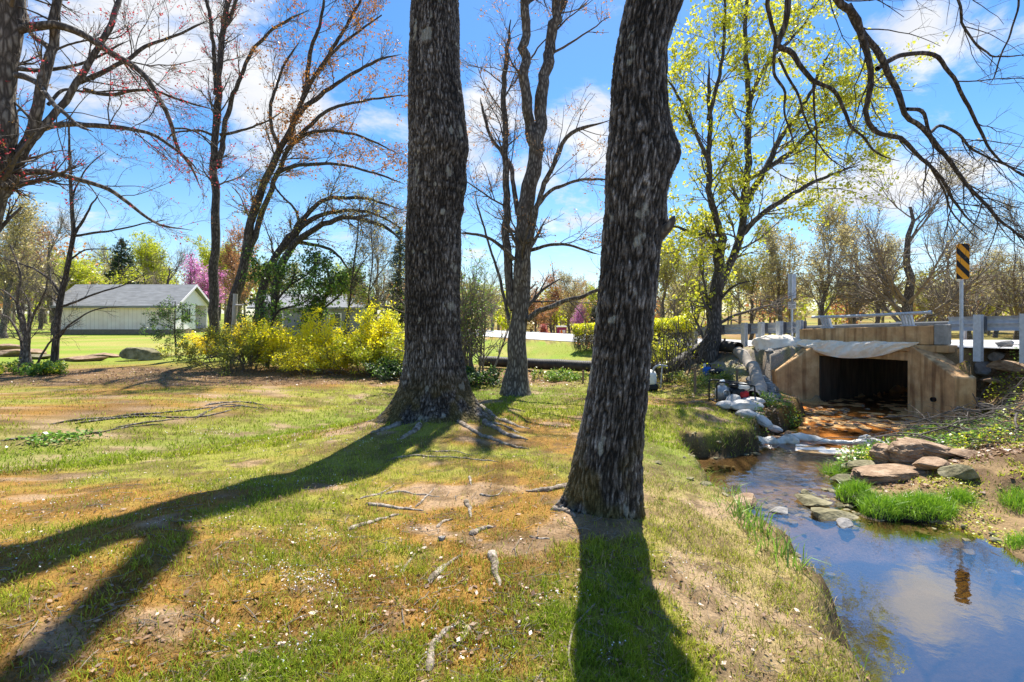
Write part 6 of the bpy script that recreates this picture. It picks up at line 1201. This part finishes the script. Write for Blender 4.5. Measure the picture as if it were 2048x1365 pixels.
scatter_leaf(26000, (4.2, 9), (4.6, 8.4), .026, 'l_lime', 'bank_moss', 'yellow-green moss and tiny weeds on the sandy right bank', 8, lambda x, y, g: (~inpoly(x, y)) & (pdist(x, y, RE) > .1) & (fbm(x*2.1, y*2.1, 0, 3, 71) > .53), (.0, .03), .7)
# ------------------------------------------------------------------ light, sky, camera
SUN_EL, SUN_AZ = math.radians(60), math.radians(16)      # azimuth measured from +Y towards +X
w = bpy.data.worlds.new("World"); SC.world = w; w.use_nodes = True; nt = w.node_tree; nt.nodes.clear()
N = lambda t, **k: _node(nt, t, k)
sky = N('ShaderNodeTexSky'); sky.sky_type = 'NISHITA'; sky.sun_disc = False
sky.sun_elevation = SUN_EL; sky.sun_rotation = SUN_AZ; sky.air_density = 1.0; sky.dust_density = .35; sky.ozone_density = 3.5
hs = N('ShaderNodeHueSaturation', i_Color=sky.outputs[0], i_Saturation=1.3, i_Value=1.0)
tc = N('ShaderNodeTexCoord'); sp = N('ShaderNodeSeparateXYZ', i_0=tc.outputs['Generated'])
zz = N('ShaderNodeMath', operation='ADD', i_0=sp.outputs[2], i_1=.22)
zm = N('ShaderNodeMath', operation='MAXIMUM', i_0=zz.outputs[0], i_1=.05)
dx = N('ShaderNodeMath', operation='DIVIDE', i_0=sp.outputs[0], i_1=zm.outputs[0]); dy = N('ShaderNodeMath', operation='DIVIDE', i_0=sp.outputs[1], i_1=zm.outputs[0])
cv = N('ShaderNodeCombineXYZ', i_0=dx.outputs[0], i_1=dy.outputs[0])
n1 = N('ShaderNodeTexNoise', i_Vector=cv.outputs[0], i_Scale=2.4, i_Detail=10, i_Roughness=.64, i_Distortion=.3)
acc = n1.outputs[0]
def blob(px, py, rad, amt):
    global acc
    d = unit(P(px, py, 1.0)-np.array([0, 0, H]))
    vm = N('ShaderNodeVectorMath', operation='DISTANCE', i_0=tc.outputs['Generated']); vm.inputs[1].default_value = tuple(d)
    mr = N('ShaderNodeMapRange', interpolation_type='SMOOTHERSTEP', i_Value=vm.outputs['Value']); mr.inputs[1].default_value = 0; mr.inputs[2].default_value = rad
    mr.inputs[3].default_value = amt; mr.inputs[4].default_value = 0
    acc = N('ShaderNodeMath', operation='ADD', i_0=acc, i_1=mr.outputs[0]).outputs[0]
for b in ((330, 40, .2, .16), (180, 190, .16, .12), (560, 190, .13, .16), (240, 70, .16, .12), (990, 190, .10, .22), (1180, 240, .13, .18), (700, 250, .14, .10), (1120, 340, .2, .10), (950, 300, .1, .14), (1930, 90, .15, .20), (1830, 40, .12, .10), (1640, 300, .2, .12), (1850, 330, .16, .12), (500, 310, .09, .14), (60, 430, .2, .08), (720, 60, .2, -.16), (1050, 60, .2, -.16), (400, 380, .16, -.14), (1420, 120, .2, -.06), (2000, 190, .11, -.2), (1700, 200, .1, -.1), (90, 330, .1, -.14), (1700, -300, .5, -.12)): blob(*b)
dn = N('ShaderNodeMapRange', interpolation_type='SMOOTHSTEP', i_Value=acc); dn.inputs[1].default_value = .51; dn.inputs[2].default_value = .72
hz = N('ShaderNodeMapRange', i_Value=sp.outputs[2]); hz.inputs[1].default_value = .03; hz.inputs[2].default_value = .3; hz.inputs[3].default_value = .12; hz.inputs[4].default_value = 0
dm = N('ShaderNodeMath', operation='MAXIMUM', i_0=dn.outputs[0], i_1=hz.outputs[0])
n2 = N('ShaderNodeTexNoise', i_Vector=cv.outputs[0], i_Scale=3.2, i_Detail=6)
cc = ramp(nt, n2.outputs[0], [(.3, (.74, .79, .9)), (.62, (1, 1, 1))])
cs = N('ShaderNodeVectorMath', operation='SCALE', i_0=cc); cs.inputs['Scale'].default_value = 5.4
mx = N('ShaderNodeMixRGB', i_0=dm.outputs[0], i_1=hs.outputs[0], i_2=cs.outputs[0])
bg = N('ShaderNodeBackground', i_Color=mx.outputs[0], i_Strength=.09)
N('ShaderNodeOutputWorld', i_Surface=bg.outputs[0])
sl = bpy.data.lights.new('sun', 'SUN'); sl.energy = 4.8; sl.angle = math.radians(.53); sl.color = (1, .94, .84)
so = bpy.data.objects.new('sun', sl); COL.objects.link(so)
sd = Vector((math.sin(SUN_AZ)*math.cos(SUN_EL), math.cos(SUN_AZ)*math.cos(SUN_EL), math.sin(SUN_EL)))
so.rotation_euler = sd.to_track_quat('Z', 'Y').to_euler(); so.location = (5, 20, 35)
cam = bpy.data.cameras.new('camera'); cam.sensor_width = 36; cam.lens = 36*F/2048; cam.shift_y = -(682.5-HZ)/2048
cam.clip_start = .05; cam.clip_end = 4000
co = bpy.data.objects.new('camera', cam); COL.objects.link(co); co.location = (0, 0, H); co.rotation_euler = (math.pi/2, 0, 0); SC.camera = co
vs = SC.view_settings; vs.view_transform = 'Standard'; vs.look = 'None'; vs.exposure = 1.12; vs.gamma = 1
SC.render.engine = 'CYCLES'; SC.cycles.use_denoising = True
SC.cycles.max_bounces = 8; SC.cycles.transparent_max_bounces = 12; SC.cycles.diffuse_bounces = 4
